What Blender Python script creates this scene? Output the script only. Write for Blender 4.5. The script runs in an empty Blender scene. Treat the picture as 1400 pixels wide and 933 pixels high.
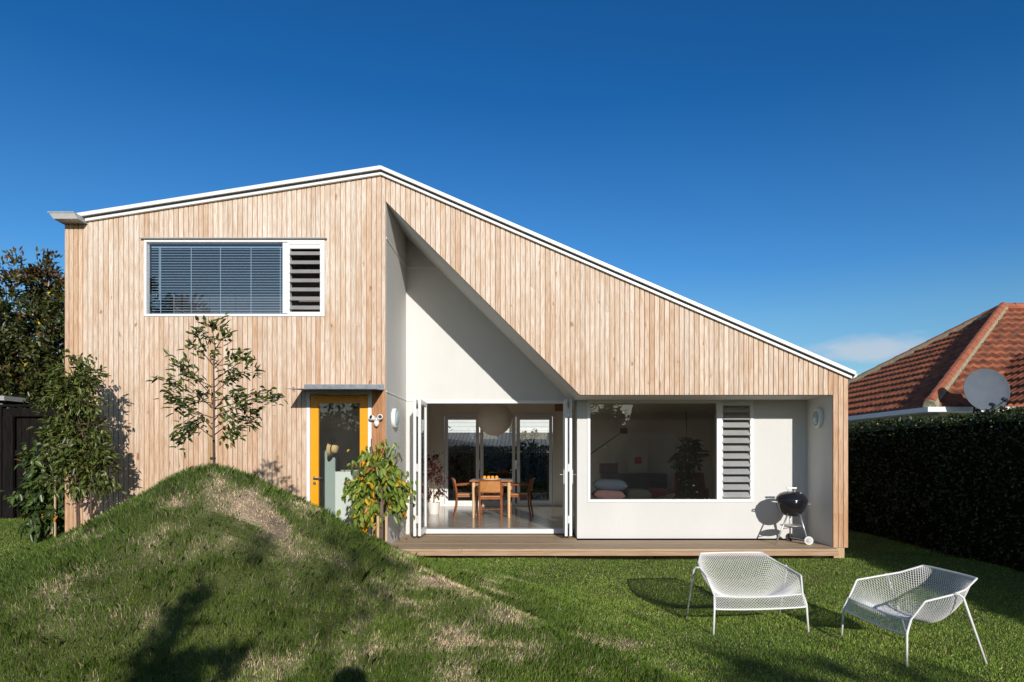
import bpy, math, random
import numpy as np
from mathutils import Vector, Matrix
R = math.radians
rng = np.random.default_rng(11)
random.seed(5)
sc = bpy.context.scene
COL = sc.collection

# ------------------------------------------------------------------ camera, sky, sun, exposure
F, CX, CY, EYE = 933.0, 726.0, 622.0, 1.45
cam = bpy.data.cameras.new('camera'); co = bpy.data.objects.new('camera', cam); COL.objects.link(co)
co.location = (0, 0, EYE); co.rotation_euler = (R(90), 0, 0)
cam.sensor_width = 36; cam.lens = 36*F/1400
cam.shift_x = -(CX-700)/1400; cam.shift_y = (CY-466.5)/1400
cam.clip_start = 0.05; cam.clip_end = 3000
sc.camera = co
SUND = Vector((-0.2583, 1.0, -0.3248)).normalized()      # direction the light travels
sun_el = math.asin(-SUND.z)
w = bpy.data.worlds.new('World'); sc.world = w; w.use_nodes = True
nt = w.node_tree; nt.nodes.clear()
def N(tree, typ, **kw):
    n = tree.nodes.new(typ)
    for k, v in kw.items(): setattr(n, k, v)
    return n
sky = N(nt, 'ShaderNodeTexSky', sky_type='NISHITA')
sky.sun_disc = False; sky.sun_elevation = sun_el
sky.sun_rotation = math.atan2(-SUND.x, -SUND.y)
sky.altitude = 0; sky.air_density = 1.0; sky.dust_density = 0.25; sky.ozone_density = 3.2
bg = N(nt, 'ShaderNodeBackground'); bg.inputs['Strength'].default_value = 0.092
out = N(nt, 'ShaderNodeOutputWorld')
# low clouds near the horizon, in the sky itself
tc = N(nt, 'ShaderNodeTexCoord'); mp = N(nt, 'ShaderNodeMapping'); mp.inputs['Scale'].default_value = (4.5, 4.5, 13)
mp.inputs['Location'].default_value = (0.9, 0.35, 0.0)
nz = N(nt, 'ShaderNodeTexNoise'); nz.inputs['Scale'].default_value = 1.6; nz.inputs['Detail'].default_value = 7; nz.inputs['Roughness'].default_value = 0.58
rp = N(nt, 'ShaderNodeValToRGB'); rp.color_ramp.elements[0].position = 0.56; rp.color_ramp.elements[1].position = 0.74
sp = N(nt, 'ShaderNodeSeparateXYZ')
rz = N(nt, 'ShaderNodeValToRGB')
e = rz.color_ramp.elements; e[0].position = 0.06; e[0].color = (1, 1, 1, 1); e[1].position = 0.165; e[1].color = (0, 0, 0, 1)
mu = N(nt, 'ShaderNodeMath', operation='MULTIPLY'); mu2 = N(nt, 'ShaderNodeMath', operation='MULTIPLY'); mu2.inputs[1].default_value = 0.6
mx = N(nt, 'ShaderNodeMixRGB'); mx.inputs['Color2'].default_value = (6.0, 6.1, 6.6, 1)
L = nt.links.new
L(tc.outputs['Generated'], mp.inputs['Vector']); L(mp.outputs[0], nz.inputs['Vector']); L(nz.outputs['Fac'], rp.inputs[0])
L(tc.outputs['Generated'], sp.inputs[0]); L(sp.outputs['Z'], rz.inputs[0])
L(rp.outputs[0], mu.inputs[0]); L(rz.outputs[0], mu.inputs[1]); vd = N(nt, 'ShaderNodeVectorMath', operation='SUBTRACT'); vd.inputs[1].default_value = (.435, .87, .138); L(tc.outputs['Generated'], vd.inputs[0])
vm = N(nt, 'ShaderNodeVectorMath', operation='MULTIPLY'); vm.inputs[1].default_value = (1, 1, 4.2); L(vd.outputs[0], vm.inputs[0])
vl = N(nt, 'ShaderNodeVectorMath', operation='LENGTH'); L(vm.outputs[0], vl.inputs[0])
cr = N(nt, 'ShaderNodeMapRange'); cr.inputs['From Min'].default_value = 0.12; cr.inputs['From Max'].default_value = 0.03; L(vl.outputs['Value'], cr.inputs['Value'])
nz2 = N(nt, 'ShaderNodeTexNoise'); nz2.inputs['Scale'].default_value = 5; nz2.inputs['Detail'].default_value = 6; L(mp.outputs[0], nz2.inputs['Vector'])
am = N(nt, 'ShaderNodeMath', operation='MULTIPLY_ADD'); am.inputs[1].default_value = 1.0; L(cr.outputs[0], am.inputs[0]); L(nz2.outputs['Fac'], am.inputs[2])
ar = N(nt, 'ShaderNodeMapRange'); ar.inputs['From Min'].default_value = 0.86; ar.inputs['From Max'].default_value = 1.45; L(am.outputs[0], ar.inputs['Value'])
mxx = N(nt, 'ShaderNodeMath', operation='MAXIMUM'); L(mu.outputs[0], mxx.inputs[0]); L(ar.outputs[0], mxx.inputs[1])
L(mxx.outputs[0], mu2.inputs[0]); L(mu2.outputs[0], mx.inputs['Fac'])
tr_ = N(nt, 'ShaderNodeValToRGB'); el = tr_.color_ramp.elements
el[0].position = 0.03; el[0].color = (.90, 1.0, 1.0, 1); el[1].position = 0.75; el[1].color = (.09, .50, .90, 1)
for p_, c_ in ((.187, (.62, .97, 1.12)), (.254, (.38, .84, 1.18)), (.46, (.125, .60, 1.02))):
    q_ = tr_.color_ramp.elements.new(p_); q_.color = (*c_, 1)
L(sp.outputs['Z'], tr_.inputs[0])
away = N(nt, 'ShaderNodeMapRange'); away.inputs['From Min'].default_value = -0.15; away.inputs['From Max'].default_value = 0.55; L(sp.outputs['Y'], away.inputs['Value'])
pol = N(nt, 'ShaderNodeMixRGB', blend_type='MULTIPLY'); L(away.outputs[0], pol.inputs['Fac']); L(sky.outputs[0], pol.inputs['Color1']); L(tr_.outputs[0], pol.inputs['Color2'])
L(pol.outputs[0], mx.inputs['Color1']); L(mx.outputs[0], bg.inputs['Color']); L(bg.outputs[0], out.inputs['Surface'])
sl = bpy.data.lights.new('sun', 'SUN'); so = bpy.data.objects.new('sun', sl); COL.objects.link(so)
sl.energy = 3.75; sl.angle = R(0.53); sl.color = (1.0, 0.952, 0.88)
so.rotation_euler = SUND.to_track_quat('-Z', 'Y').to_euler(); so.location = (5, -20, 12)
vs = sc.view_settings
vs.view_transform = 'Standard'; vs.look = 'None'; vs.exposure = 0.2; vs.gamma = 1; vs.use_curve_mapping = False
sc.cycles.use_denoising = True
try: sc.cycles.denoiser = 'OPENIMAGEDENOISE'
except Exception: pass
sc.cycles.max_bounces = 8; sc.cycles.transparent_max_bounces = 16
sc.cycles.sample_clamp_indirect = 6

# ------------------------------------------------------------------ helpers
def P(px, py, Y):
    return Vector(((px-CX)*Y/F, Y, EYE+(CY-py)*Y/F))
def X_(px, Y): return (px-CX)*Y/F
def Z_(py, Y): return EYE+(CY-py)*Y/F
def tag(o, label=None, cat=None, group=None, kind=None):
    if label: o['label'] = label
    if cat: o['category'] = cat
    if group: o['group'] = group
    if kind: o['kind'] = kind
    return o
def thing(name, label, cat, loc=(0, 0, 0), rz=0, group=None):
    o = bpy.data.objects.new(name, None); COL.objects.link(o)
    o.location = loc; o.rotation_euler = (0, 0, rz); o.empty_display_size = 0.1
    return tag(o, label, cat, group)
def root_loc(o):
    l = Vector((0, 0, 0))
    while o is not None:
        l += o.location; o = o.parent
    return l
def children(o): return [c for c in bpy.data.objects if c.parent == o]
def dup(o, loc=None, rz=None, label=None, parent=None):
    c = o.copy(); COL.objects.link(c); c.parent = parent
    if loc is not None: c.location = loc
    if rz is not None: c.rotation_euler = (0, 0, rz)
    if label: c['label'] = label
    for ch in list(children(o)):
        if ch.name in [k.name for k in children(c)]: continue
        dup(ch, parent=c)
    return c

class MB:
    def __init__(s): s.v = []; s.f = []; s.c = []; s.col = None
    def add(s, vs, fs):
        n = len(s.v); s.v += [tuple(v) for v in vs]
        for f in fs:
            s.f.append(tuple(i+n for i in f))
            if s.col is not None: s.c.append(s.col)
        return s
    def box(s, x0, x1, y0, y1, z0, z1):
        v = [(x0,y0,z0),(x1,y0,z0),(x1,y1,z0),(x0,y1,z0),(x0,y0,z1),(x1,y0,z1),(x1,y1,z1),(x0,y1,z1)]
        return s.add(v, [(0,3,2,1),(4,5,6,7),(0,1,5,4),(1,2,6,5),(2,3,7,6),(3,0,4,7)])
    def obox(s, c, ex, ey, ez):
        c, ex, ey, ez = map(Vector, (c, ex, ey, ez)); v = []
        for k in (-1, 1):
            for a, b in ((-1,-1),(1,-1),(1,1),(-1,1)): v.append(c+ex*a+ey*b+ez*k)
        return s.add(v, [(0,3,2,1),(4,5,6,7),(0,1,5,4),(1,2,6,5),(2,3,7,6),(3,0,4,7)])
    def prism(s, poly, y0, y1):          # polygon of (x, z), counter-clockwise seen from -Y
        n = len(poly); v = [(x, y0, z) for x, z in poly]+[(x, y1, z) for x, z in poly]
        f = [tuple(range(n)), tuple(range(2*n-1, n-1, -1))]
        f += [(i, i+n, (i+1) % n+n, (i+1) % n) for i in range(n)]
        return s.add(v, f)
    def prism_z(s, poly, z0, z1):
        n = len(poly); v = [(x, y, z0) for x, y in poly]+[(x, y, z1) for x, y in poly]
        f = [tuple(range(n-1, -1, -1)), tuple(range(n, 2*n))]
        f += [(i, (i+1) % n, (i+1) % n+n, i+n) for i in range(n)]
        return s.add(v, f)
    def tube(s, pts, rad, n=8, cap=True):
        pts = [Vector(p) for p in pts]
        if not hasattr(rad, '__len__'): rad = [rad]*len(pts)
        up = Vector((0, 0, 1)); vs = []; prev = None
        for i, p in enumerate(pts):
            d = (pts[min(i+1, len(pts)-1)]-pts[max(i-1, 0)]).normalized()
            if prev is None:
                a = d.cross(up if abs(d.z) < 0.95 else Vector((1, 0, 0))).normalized()
            else:
                a = (prev-d*prev.dot(d))
                a = a.normalized() if a.length > 1e-6 else d.orthogonal().normalized()
            prev = a; b = d.cross(a)
            for k in range(n):
                t = 2*math.pi*k/n; vs.append(p+(a*math.cos(t)+b*math.sin(t))*rad[i])
        fs = []
        for i in range(len(pts)-1):
            for k in range(n):
                fs.append((i*n+k, i*n+(k+1) % n, (i+1)*n+(k+1) % n, (i+1)*n+k))
        if cap:
            fs.append(tuple(range(n-1, -1, -1))); m = (len(pts)-1)*n; fs.append(tuple(range(m, m+n)))
        return s.add(vs, fs)
    def lathe(s, prof, c=(0, 0, 0), n=24, axis='z', M=None):
        c = Vector(c); vs = []
        for r, h in prof:
            for k in range(n):
                t = 2*math.pi*k/n; p = Vector((r*math.cos(t), r*math.sin(t), h))
                if axis == 'x': p = Vector((p.z, p.x, p.y))
                if axis == 'y': p = Vector((p.y, p.z, p.x))
                if M is not None: p = M @ p
                vs.append(c+p)
        fs = []
        for i in range(len(prof)-1):
            for k in range(n): fs.append((i*n+k, i*n+(k+1) % n, (i+1)*n+(k+1) % n, (i+1)*n+k))
        if prof[0][0] > 1e-6: fs.append(tuple(range(n-1, -1, -1)))
        if prof[-1][0] > 1e-6: m = (len(prof)-1)*n; fs.append(tuple(range(m, m+n)))
        return s.add(vs, fs)
    def build(s, name, m, parent=None, world=False, smooth=False, bevel=0, fix=True):
        me = bpy.data.meshes.new(name); o = bpy.data.objects.new(name, me)
        off = root_loc(parent) if (world and parent) else Vector((0, 0, 0))
        me.from_pydata([(v[0]-off.x, v[1]-off.y, v[2]-off.z) for v in s.v], [], s.f)
        if s.c:
            a = me.attributes.new('Col', 'FLOAT_COLOR', 'FACE')
            a.data.foreach_set('color', np.array([(*c[:3], 1) for c in s.c], dtype=np.float32).ravel())
        if fix and not s.c:
            import bmesh
            bm = bmesh.new(); bm.from_mesh(me); bmesh.ops.remove_doubles(bm, verts=bm.verts, dist=1e-6) if smooth else None
            bmesh.ops.recalc_face_normals(bm, faces=bm.faces); bm.to_mesh(me); bm.free()
        if smooth: me.polygons.foreach_set('use_smooth', [True]*len(me.polygons))
        me.materials.append(m); COL.objects.link(o)
        if parent: o.parent = parent
        if bevel:
            b = o.modifiers.new('bevel', 'BEVEL'); b.width = bevel; b.segments = 2; b.limit_method = 'ANGLE'; b.angle_limit = R(40)
        return o

def arr_mesh(name, V, Fs, m, parent=None, cols=None, smooth=False):
    """V (n,3); Fs (k,3|4) one face size; cols (k,3) per face"""
    me = bpy.data.meshes.new(name); n, k, q = len(V), len(Fs), Fs.shape[1]
    me.vertices.add(n); me.vertices.foreach_set('co', np.asarray(V, np.float32).ravel())
    me.loops.add(k*q); me.loops.foreach_set('vertex_index', np.asarray(Fs, np.int32).ravel())
    me.polygons.add(k); me.polygons.foreach_set('loop_start', np.arange(0, k*q, q, dtype=np.int32))
    me.polygons.foreach_set('loop_total', np.full(k, q, np.int32))
    if smooth: me.polygons.foreach_set('use_smooth', np.ones(k, bool))
    me.update(calc_edges=True)
    if cols is not None:
        a = me.attributes.new('Col', 'FLOAT_COLOR', 'FACE')
        a.data.foreach_set('color', np.concatenate([cols, np.ones((k, 1))], 1).astype(np.float32).ravel())
    me.materials.append(m)
    o = bpy.data.objects.new(name, me); COL.objects.link(o)
    if parent: o.parent = parent
    return o

def hash2(i, j, s=0):
    h = (i.astype(np.int64)*374761393+j.astype(np.int64)*668265263+s*974634777) & 0xffffffff
    h = ((h ^ (h >> 13))*1274126177) & 0xffffffff
    return ((h ^ (h >> 16)) & 0xffff)/65535.0
def vnoise(x, y, s=0):
    i = np.floor(x).astype(np.int64); j = np.floor(y).astype(np.int64); u = x-i; v = y-j
    u = u*u*(3-2*u); v = v*v*(3-2*v)
    return (hash2(i,j,s)*(1-u)+hash2(i+1,j,s)*u)*(1-v)+(hash2(i,j+1,s)*(1-u)+hash2(i+1,j+1,s)*u)*v
def fbm(x, y, s=0, o=4):
    t = 0; a = 0.5
    for k in range(o): t = t+a*vnoise(x*2**k, y*2**k, s+k); a *= 0.5
    return t/(1-0.5**o)
def smooth(a, b, x):
    t = np.clip((x-a)/(b-a), 0, 1); return t*t*(3-2*t)

# ------------------------------------------------------------------ materials
def mat(name, c1, c2=None, scale=6, rough=0.6, metal=0, bump=0, stretch=(1, 1, 1), spec=0.5, detail=5, lo=0.35, hi=0.65, bscale=None):
    m = bpy.data.materials.new(name); m.use_nodes = True; t = m.node_tree; b = t.nodes['Principled BSDF']; l = t.links.new
    b.inputs['Roughness'].default_value = rough; b.inputs['Metallic'].default_value = metal
    b.inputs['Specular IOR Level'].default_value = spec; b.inputs['Base Color'].default_value = (*c1, 1)
    if c2 is not None or bump:
        tc = N(t, 'ShaderNodeTexCoord'); mp = N(t, 'ShaderNodeMapping'); mp.inputs['Scale'].default_value = stretch
        nz = N(t, 'ShaderNodeTexNoise'); nz.inputs['Scale'].default_value = scale; nz.inputs['Detail'].default_value = detail; nz.inputs['Roughness'].default_value = 0.6
        l(tc.outputs['Object'], mp.inputs['Vector']); l(mp.outputs[0], nz.inputs['Vector'])
        if c2 is not None:
            r = N(t, 'ShaderNodeValToRGB'); r.color_ramp.elements[0].position = lo; r.color_ramp.elements[1].position = hi
            r.color_ramp.elements[0].color = (*c1, 1); r.color_ramp.elements[1].color = (*c2, 1)
            l(nz.outputs['Fac'], r.inputs[0]); l(r.outputs[0], b.inputs['Base Color'])
        if bump:
            bn = nz
            if bscale:
                bn = N(t, 'ShaderNodeTexNoise'); bn.inputs['Scale'].default_value = bscale; bn.inputs['Detail'].default_value = 4
                l(mp.outputs[0], bn.inputs['Vector'])
            bp = N(t, 'ShaderNodeBump'); bp.inputs['Strength'].default_value = bump; bp.inputs['Distance'].default_value = 0.01
            l(bn.outputs['Fac'], bp.inputs['Height']); l(bp.outputs[0], b.inputs['Normal'])
    return m
def leaf_mat(name, rough=0.4, trans=0.25, spec=0.5):
    m = bpy.data.materials.new(name); m.use_nodes = True; t = m.node_tree; b = t.nodes['Principled BSDF']; l = t.links.new
    at = N(t, 'ShaderNodeAttribute', attribute_name='Col'); l(at.outputs['Color'], b.inputs['Base Color'])
    b.inputs['Roughness'].default_value = rough; b.inputs['Specular IOR Level'].default_value = spec
    tr = N(t, 'ShaderNodeBsdfTranslucent'); g = N(t, 'ShaderNodeMixRGB', blend_type='MULTIPLY'); g.inputs[0].default_value = 1
    g.inputs['Color2'].default_value = (1.0, 1.0, 0.45, 1); l(at.outputs['Color'], g.inputs['Color1']); l(g.outputs[0], tr.inputs['Color'])
    ms = N(t, 'ShaderNodeMixShader'); ms.inputs[0].default_value = trans
    l(b.outputs[0], ms.inputs[1]); l(tr.outputs[0], ms.inputs[2]); l(ms.outputs[0], t.nodes['Material Output'].inputs['Surface'])
    return m
def wood_boards(name, tint=(1, 1, 1), dark=0.55):
    """per-board colour from the Col attribute, grain along local Z"""
    m = bpy.data.materials.new(name); m.use_nodes = True; t = m.node_tree; b = t.nodes['Principled BSDF']; l = t.links.new
    at = N(t, 'ShaderNodeAttribute', attribute_name='Col'); tc = N(t, 'ShaderNodeTexCoord')
    sv = N(t, 'ShaderNodeVectorMath', operation='SCALE'); sv.inputs['Scale'].default_value = 17.0; l(at.outputs['Vector'], sv.inputs[0])
    av = N(t, 'ShaderNodeVectorMath', operation='ADD'); l(tc.outputs['Object'], av.inputs[0]); l(sv.outputs[0], av.inputs[1])
    def noise(scl, detail, st):
        mp = N(t, 'ShaderNodeMapping'); mp.inputs['Scale'].default_value = st
        nz = N(t, 'ShaderNodeTexNoise'); nz.inputs['Scale'].default_value = scl; nz.inputs['Detail'].default_value = detail
        l(av.outputs[0], mp.inputs['Vector']); l(mp.outputs[0], nz.inputs['Vector']); return nz
    grain = noise(11, 5, (9, 9, 0.55)); blotch = noise(1.3, 4, (3, 3, 0.8)); knot = noise(5.5, 2, (1.6, 1.6, 0.75))
    def ramp(src, p0, c0, p1, c1):
        r = N(t, 'ShaderNodeValToRGB'); r.color_ramp.elements[0].position = p0; r.color_ramp.elements[0].color = (*c0, 1)
        r.color_ramp.elements[1].position = p1; r.color_ramp.elements[1].color = (*c1, 1); l(src.outputs['Fac'], r.inputs[0]); return r
    g = ramp(grain, 0.36, (0.80, 0.69, 0.59), 0.60, (1.04, 1.04, 1.04))
    bl = ramp(blotch, 0.34, (0.87, 0.78, 0.69), 0.56, (1, 1, 1))
    kn = ramp(knot, 0.70, (1, 1, 1), 0.765, (0.55, 0.38, 0.27))
    prev = at.outputs['Color']
    for r in (g, bl, kn):
        mm = N(t, 'ShaderNodeMixRGB', blend_type='MULTIPLY'); mm.inputs[0].default_value = 1
        l(prev, mm.inputs['Color1']); l(r.outputs[0], mm.inputs['Color2']); prev = mm.outputs[0]
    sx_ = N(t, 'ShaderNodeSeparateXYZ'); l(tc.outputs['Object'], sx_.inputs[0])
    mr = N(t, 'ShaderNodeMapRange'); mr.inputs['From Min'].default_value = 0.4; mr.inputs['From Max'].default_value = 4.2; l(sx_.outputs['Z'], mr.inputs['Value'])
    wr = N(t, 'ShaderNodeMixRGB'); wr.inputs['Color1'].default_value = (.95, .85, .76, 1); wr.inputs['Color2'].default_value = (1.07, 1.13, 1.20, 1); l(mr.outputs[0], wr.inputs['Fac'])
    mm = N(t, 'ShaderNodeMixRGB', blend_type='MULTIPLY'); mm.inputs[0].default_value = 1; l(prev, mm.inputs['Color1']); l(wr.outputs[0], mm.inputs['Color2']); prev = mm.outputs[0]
    l(prev, b.inputs['Base Color']); b.inputs['Roughness'].default_value = 0.72; b.inputs['Specular IOR Level'].default_value = 0.25
    bp = N(t, 'ShaderNodeBump'); bp.inputs['Strength'].default_value = 0.25; bp.inputs['Distance'].default_value = 0.004
    l(grain.outputs['Fac'], bp.inputs['Height']); l(bp.outputs[0], b.inputs['Normal'])
    return m
def glass_mat(name, ior=1.9, tint=(0.93, 0.96, 0.95), haze=0.0):
    m = bpy.data.materials.new(name); m.use_nodes = True; t = m.node_tree; t.nodes.clear(); l = t.links.new
    o = N(t, 'ShaderNodeOutputMaterial'); fr = N(t, 'ShaderNodeFresnel'); fr.inputs['IOR'].default_value = ior
    tr = N(t, 'ShaderNodeBsdfTransparent'); tr.inputs[0].default_value = (*tint, 1)
    gl = N(t, 'ShaderNodeBsdfGlossy'); gl.inputs['Roughness'].default_value = 0.0; gl.inputs['Color'].default_value = (1, 1, 1, 1)
    ms = N(t, 'ShaderNodeMixShader'); l(fr.outputs[0], ms.inputs[0]); l(tr.outputs[0], ms.inputs[1]); l(gl.outputs[0], ms.inputs[2]); 
    df = N(t, 'ShaderNodeBsdfDiffuse'); df.inputs['Color'].default_value = (.62, .58, .50, 1)  # reflection haze over the panes put in as a pale diffuse colour
    tcg = N(t, 'ShaderNodeTexCoord'); ng = N(t, 'ShaderNodeTexNoise'); ng.inputs['Scale'].default_value = 2.5; ng.inputs['Detail'].default_value = 6; l(tcg.outputs['Object'], ng.inputs['Vector'])
    mg = N(t, 'ShaderNodeMath', operation='MULTIPLY'); mg.inputs[1].default_value = haze*2; l(ng.outputs['Fac'], mg.inputs[0])
    md = N(t, 'ShaderNodeMixShader'); l(mg.outputs[0], md.inputs[0]); l(ms.outputs[0], md.inputs[1]); l(df.outputs[0], md.inputs[2]); l(md.outputs[0], o.inputs['Surface'])
    return m

M = dict(
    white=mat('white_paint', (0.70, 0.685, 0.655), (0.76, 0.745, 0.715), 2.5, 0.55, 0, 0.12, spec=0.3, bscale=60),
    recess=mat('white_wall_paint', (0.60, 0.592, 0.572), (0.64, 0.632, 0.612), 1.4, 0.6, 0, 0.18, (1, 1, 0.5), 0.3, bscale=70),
    intwall=mat('interior_paint', (0.80, 0.745, 0.66), (0.83, 0.775, 0.69), 2, 0.7),
    upper=mat('upper_room_paint', (0.22, 0.165, 0.155), (0.25, 0.19, 0.18), 2, 0.8),
    alu=mat('white_aluminium', (0.74, 0.745, 0.74), (0.78, 0.785, 0.78), 9, 0.38, 0, 0, spec=0.5),
    roof=mat('white_roof_metal', (0.76, 0.76, 0.75), (0.82, 0.82, 0.80), 5, 0.4),
    gap=mat('dark_gap', (0.018, 0.018, 0.02), None, rough=0.8),
    gutter=mat('grey_gutter', (0.33, 0.33, 0.33), (0.42, 0.42, 0.41), 8, 0.45),
    steel=mat('grey_steel', (0.17, 0.19, 0.22), (0.26, 0.28, 0.31), 14, 0.42, 0.4),
    yellow=mat('yellow_door_paint', (0.84, 0.34, 0.005), (0.87, 0.36, 0.006), 3, 0.32),
    chrome=mat('satin_metal', (0.62, 0.62, 0.62), None, rough=0.28, metal=1),
    galv=mat('dull_aluminium', (0.55, 0.55, 0.55), (0.66, 0.66, 0.66), 20, 0.42, 0.8),
    louvre=mat('grey_louvre_glass', (0.34, 0.35, 0.35), (0.40, 0.41, 0.41), 5, 0.35, 0, 0, spec=0.8),
    louvre2=mat('dark_louvre_glass', (0.27, 0.26, 0.26), (0.31, 0.30, 0.30), 5, 0.35, 0, 0, spec=0.8),
    blind=mat('blind_slat', (0.44, 0.54, 0.62), None, rough=0.45),  # blue of the reflected sky is put into the slat colour
    glass=glass_mat('window_glass', 1.85, (0.78, 0.82, 0.80), 0.009),
    glassdoor=glass_mat('door_glass', 1.9, (0.94, 0.96, 0.95), 0.028),
    glassup=glass_mat('upper_glass', 2.25, (0.78, 0.86, 0.92)),
    deck=mat('deck_timber', (0.36, 0.25, 0.155), (0.50, 0.37, 0.245), 7, 0.7, 0, 0.3, (0.5, 9, 9), 0.3),
    fascia=mat('deck_fascia_timber', (0.34, 0.20, 0.115), (0.46, 0.31, 0.20), 7, 0.7, 0, 0.3, (0.4, 7, 7), 0.3),
    pile=mat('pale_timber', (0.46, 0.30, 0.16), (0.56, 0.39, 0.23), 9, 0.75, 0, 0.2, (6, 6, 0.6)),
    sidewood=mat('side_timber', (0.42, 0.25, 0.14), (0.52, 0.34, 0.21), 7, 0.7, 0, 0.2, (9, 9, 0.5)),
    backing=mat('board_backing', (0.40, 0.22, 0.115), None, rough=0.8),
    concrete=mat('polished_concrete', (0.36, 0.30, 0.23), (0.44, 0.375, 0.30), 2.2, 0.16, 0, 0.03, spec=0.6, bscale=30),
    lampglass=mat('lamp_glass', (0.36, 0.48, 0.48), None, rough=0.2),
    plastic=mat('white_plastic', (0.80, 0.80, 0.80), None, rough=0.3),
    black=mat('black_plastic', (0.02, 0.02, 0.022), None, rough=0.35),
    enamel=mat('black_enamel', (0.012, 0.012, 0.016), None, rough=0.1, spec=0.6),
    rubber=mat('dark_rubber', (0.03, 0.03, 0.03), None, rough=0.7),
    chair=mat('white_powder_coat', (0.80, 0.795, 0.77), None, rough=0.4),
    bark=mat('bark', (0.10, 0.07, 0.05), (0.19, 0.14, 0.10), 30, 0.85, 0, 0.5, (1, 1, 0.25)),
    bark2=mat('young_bark', (0.085, 0.05, 0.04), (0.15, 0.09, 0.07), 30, 0.8, 0, 0.4, (1, 1, 0.25)),
    stake=mat('bamboo', (0.58, 0.36, 0.13), (0.66, 0.45, 0.20), 12, 0.6, 0, 0, (1, 1, 0.3)),
    stake2=mat('timber_stake', (0.50, 0.33, 0.20), (0.60, 0.43, 0.28), 12, 0.75, 0, 0.2, (8, 8, 0.4)),
    blackfence=mat('black_stain', (0.006, 0.005, 0.005), (0.016, 0.014, 0.013), 9, 0.95, 0, 0.3, (7, 7, 0.5), 0.1),
    greyfence=mat('grey_timber', (0.30, 0.275, 0.245), (0.42, 0.39, 0.35), 9, 0.85, 0, 0.3, (7, 7, 0.5)),
    weather=mat('weatherboard_paint', (0.70, 0.70, 0.69), (0.76, 0.76, 0.75), 3, 0.6),
    tin=mat('grey_roofing', (0.085, 0.095, 0.115), (0.12, 0.13, 0.15), 3, 0.6, 0),
    dish=mat('grey_dish', (0.10, 0.122, 0.150), (0.12, 0.14, 0.168), 4, 0.75, spec=0.1),
    tablewood=mat('red_brown_wood', (0.26, 0.10, 0.045), (0.36, 0.16, 0.075), 10, 0.3, 0, 0, (1, 8, 8)),
    palewood=mat('pale_leg_wood', (0.66, 0.44, 0.22), (0.72, 0.50, 0.28), 10, 0.4, 0, 0, (6, 6, 0.6)),
    chairwood=mat('chair_wood', (0.22, 0.065, 0.022), (0.31, 0.11, 0.04), 14, 0.32),
    leather=mat('tan_leather', (0.42, 0.18, 0.05), (0.50, 0.23, 0.075), 12, 0.5, 0, 0.1),
    orange=mat('orange_peel', (0.90, 0.36, 0.02), None, 60, 0.4, 0, 0.1),
    ceramic=mat('pale_ceramic', (0.75, 0.73, 0.70), None, rough=0.25),
    paper=mat('paper_lantern', (0.82, 0.77, 0.70), (0.85, 0.80, 0.73), 10, 0.8),
    bluecloth=mat('blue_cloth', (0.04, 0.052, 0.078), (0.055, 0.068, 0.095), 40, 0.9, 0, 0.2),
    pinkcloth=mat('pink_cloth', (0.15, 0.07, 0.072), (0.18, 0.09, 0.09), 40, 0.9, 0, 0.2),
    darkcloth=mat('dark_cloth', (0.012, 0.011, 0.011), (0.02, 0.018, 0.018), 40, 0.9),
    redcloth=mat('dusty_red_cloth', (0.22, 0.05, 0.055), (0.28, 0.075, 0.075), 40, 0.9),
    darkwood=mat('dark_wood', (0.05, 0.035, 0.03), (0.08, 0.055, 0.045), 8, 0.4),
    wine=mat('wine_lacquer', (0.10, 0.02, 0.025), None, rough=0.4),
    red=mat('red_ink', (0.60, 0.03, 0.03), None, rough=0.6),
    artpaper=mat('art_paper', (0.62, 0.58, 0.50), None, rough=0.7),
    green=mat('pale_green_paint', (0.33, 0.42, 0.39), (0.36, 0.45, 0.42), 3, 0.5),
    mint=mat('pale_mint_paint', (0.74, 0.82, 0.79), None, rough=0.5),
    straw=mat('straw', (0.66, 0.47, 0.20), (0.76, 0.57, 0.28), 40, 0.8, 0, 0.4),
    tile=mat('terracotta', (0.085, 0.032, 0.020), (0.35, 0.105, 0.042), 3.0, 0.8, 0, 0.3, detail=8, bscale=40, lo=0.3, hi=0.68),
    ridge=mat('ridge_terracotta', (0.30, 0.09, 0.045), (0.42, 0.14, 0.07), 5, 0.75, 0, 0.2, bscale=30),
    mortar=mat('lichen_mortar', (0.22, 0.20, 0.13), (0.36, 0.33, 0.22), 12, 0.9),
    dirt=mat('stony_dirt', (0.10, 0.07, 0.045), (0.2, 0.15, 0.1), 20, 0.95, 0, 0.5),
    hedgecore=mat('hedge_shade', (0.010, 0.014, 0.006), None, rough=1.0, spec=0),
    skin=mat('skin', (0.55, 0.33, 0.24), None, rough=0.5), cloth=mat('navy_cloth', (0.03, 0.04, 0.07), None, rough=0.9),
    hair=mat('brown_hair', (0.05, 0.03, 0.02), None, rough=0.6),
    leaf=leaf_mat('leaf', 0.38, 0.22), glossy=leaf_mat('glossy_leaf', 0.36, 0.15, 0.45), blade=leaf_mat('grass_blade', 0.5, 0.16, 0.35),
    boards=wood_boards('cedar_boards'),
)

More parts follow.
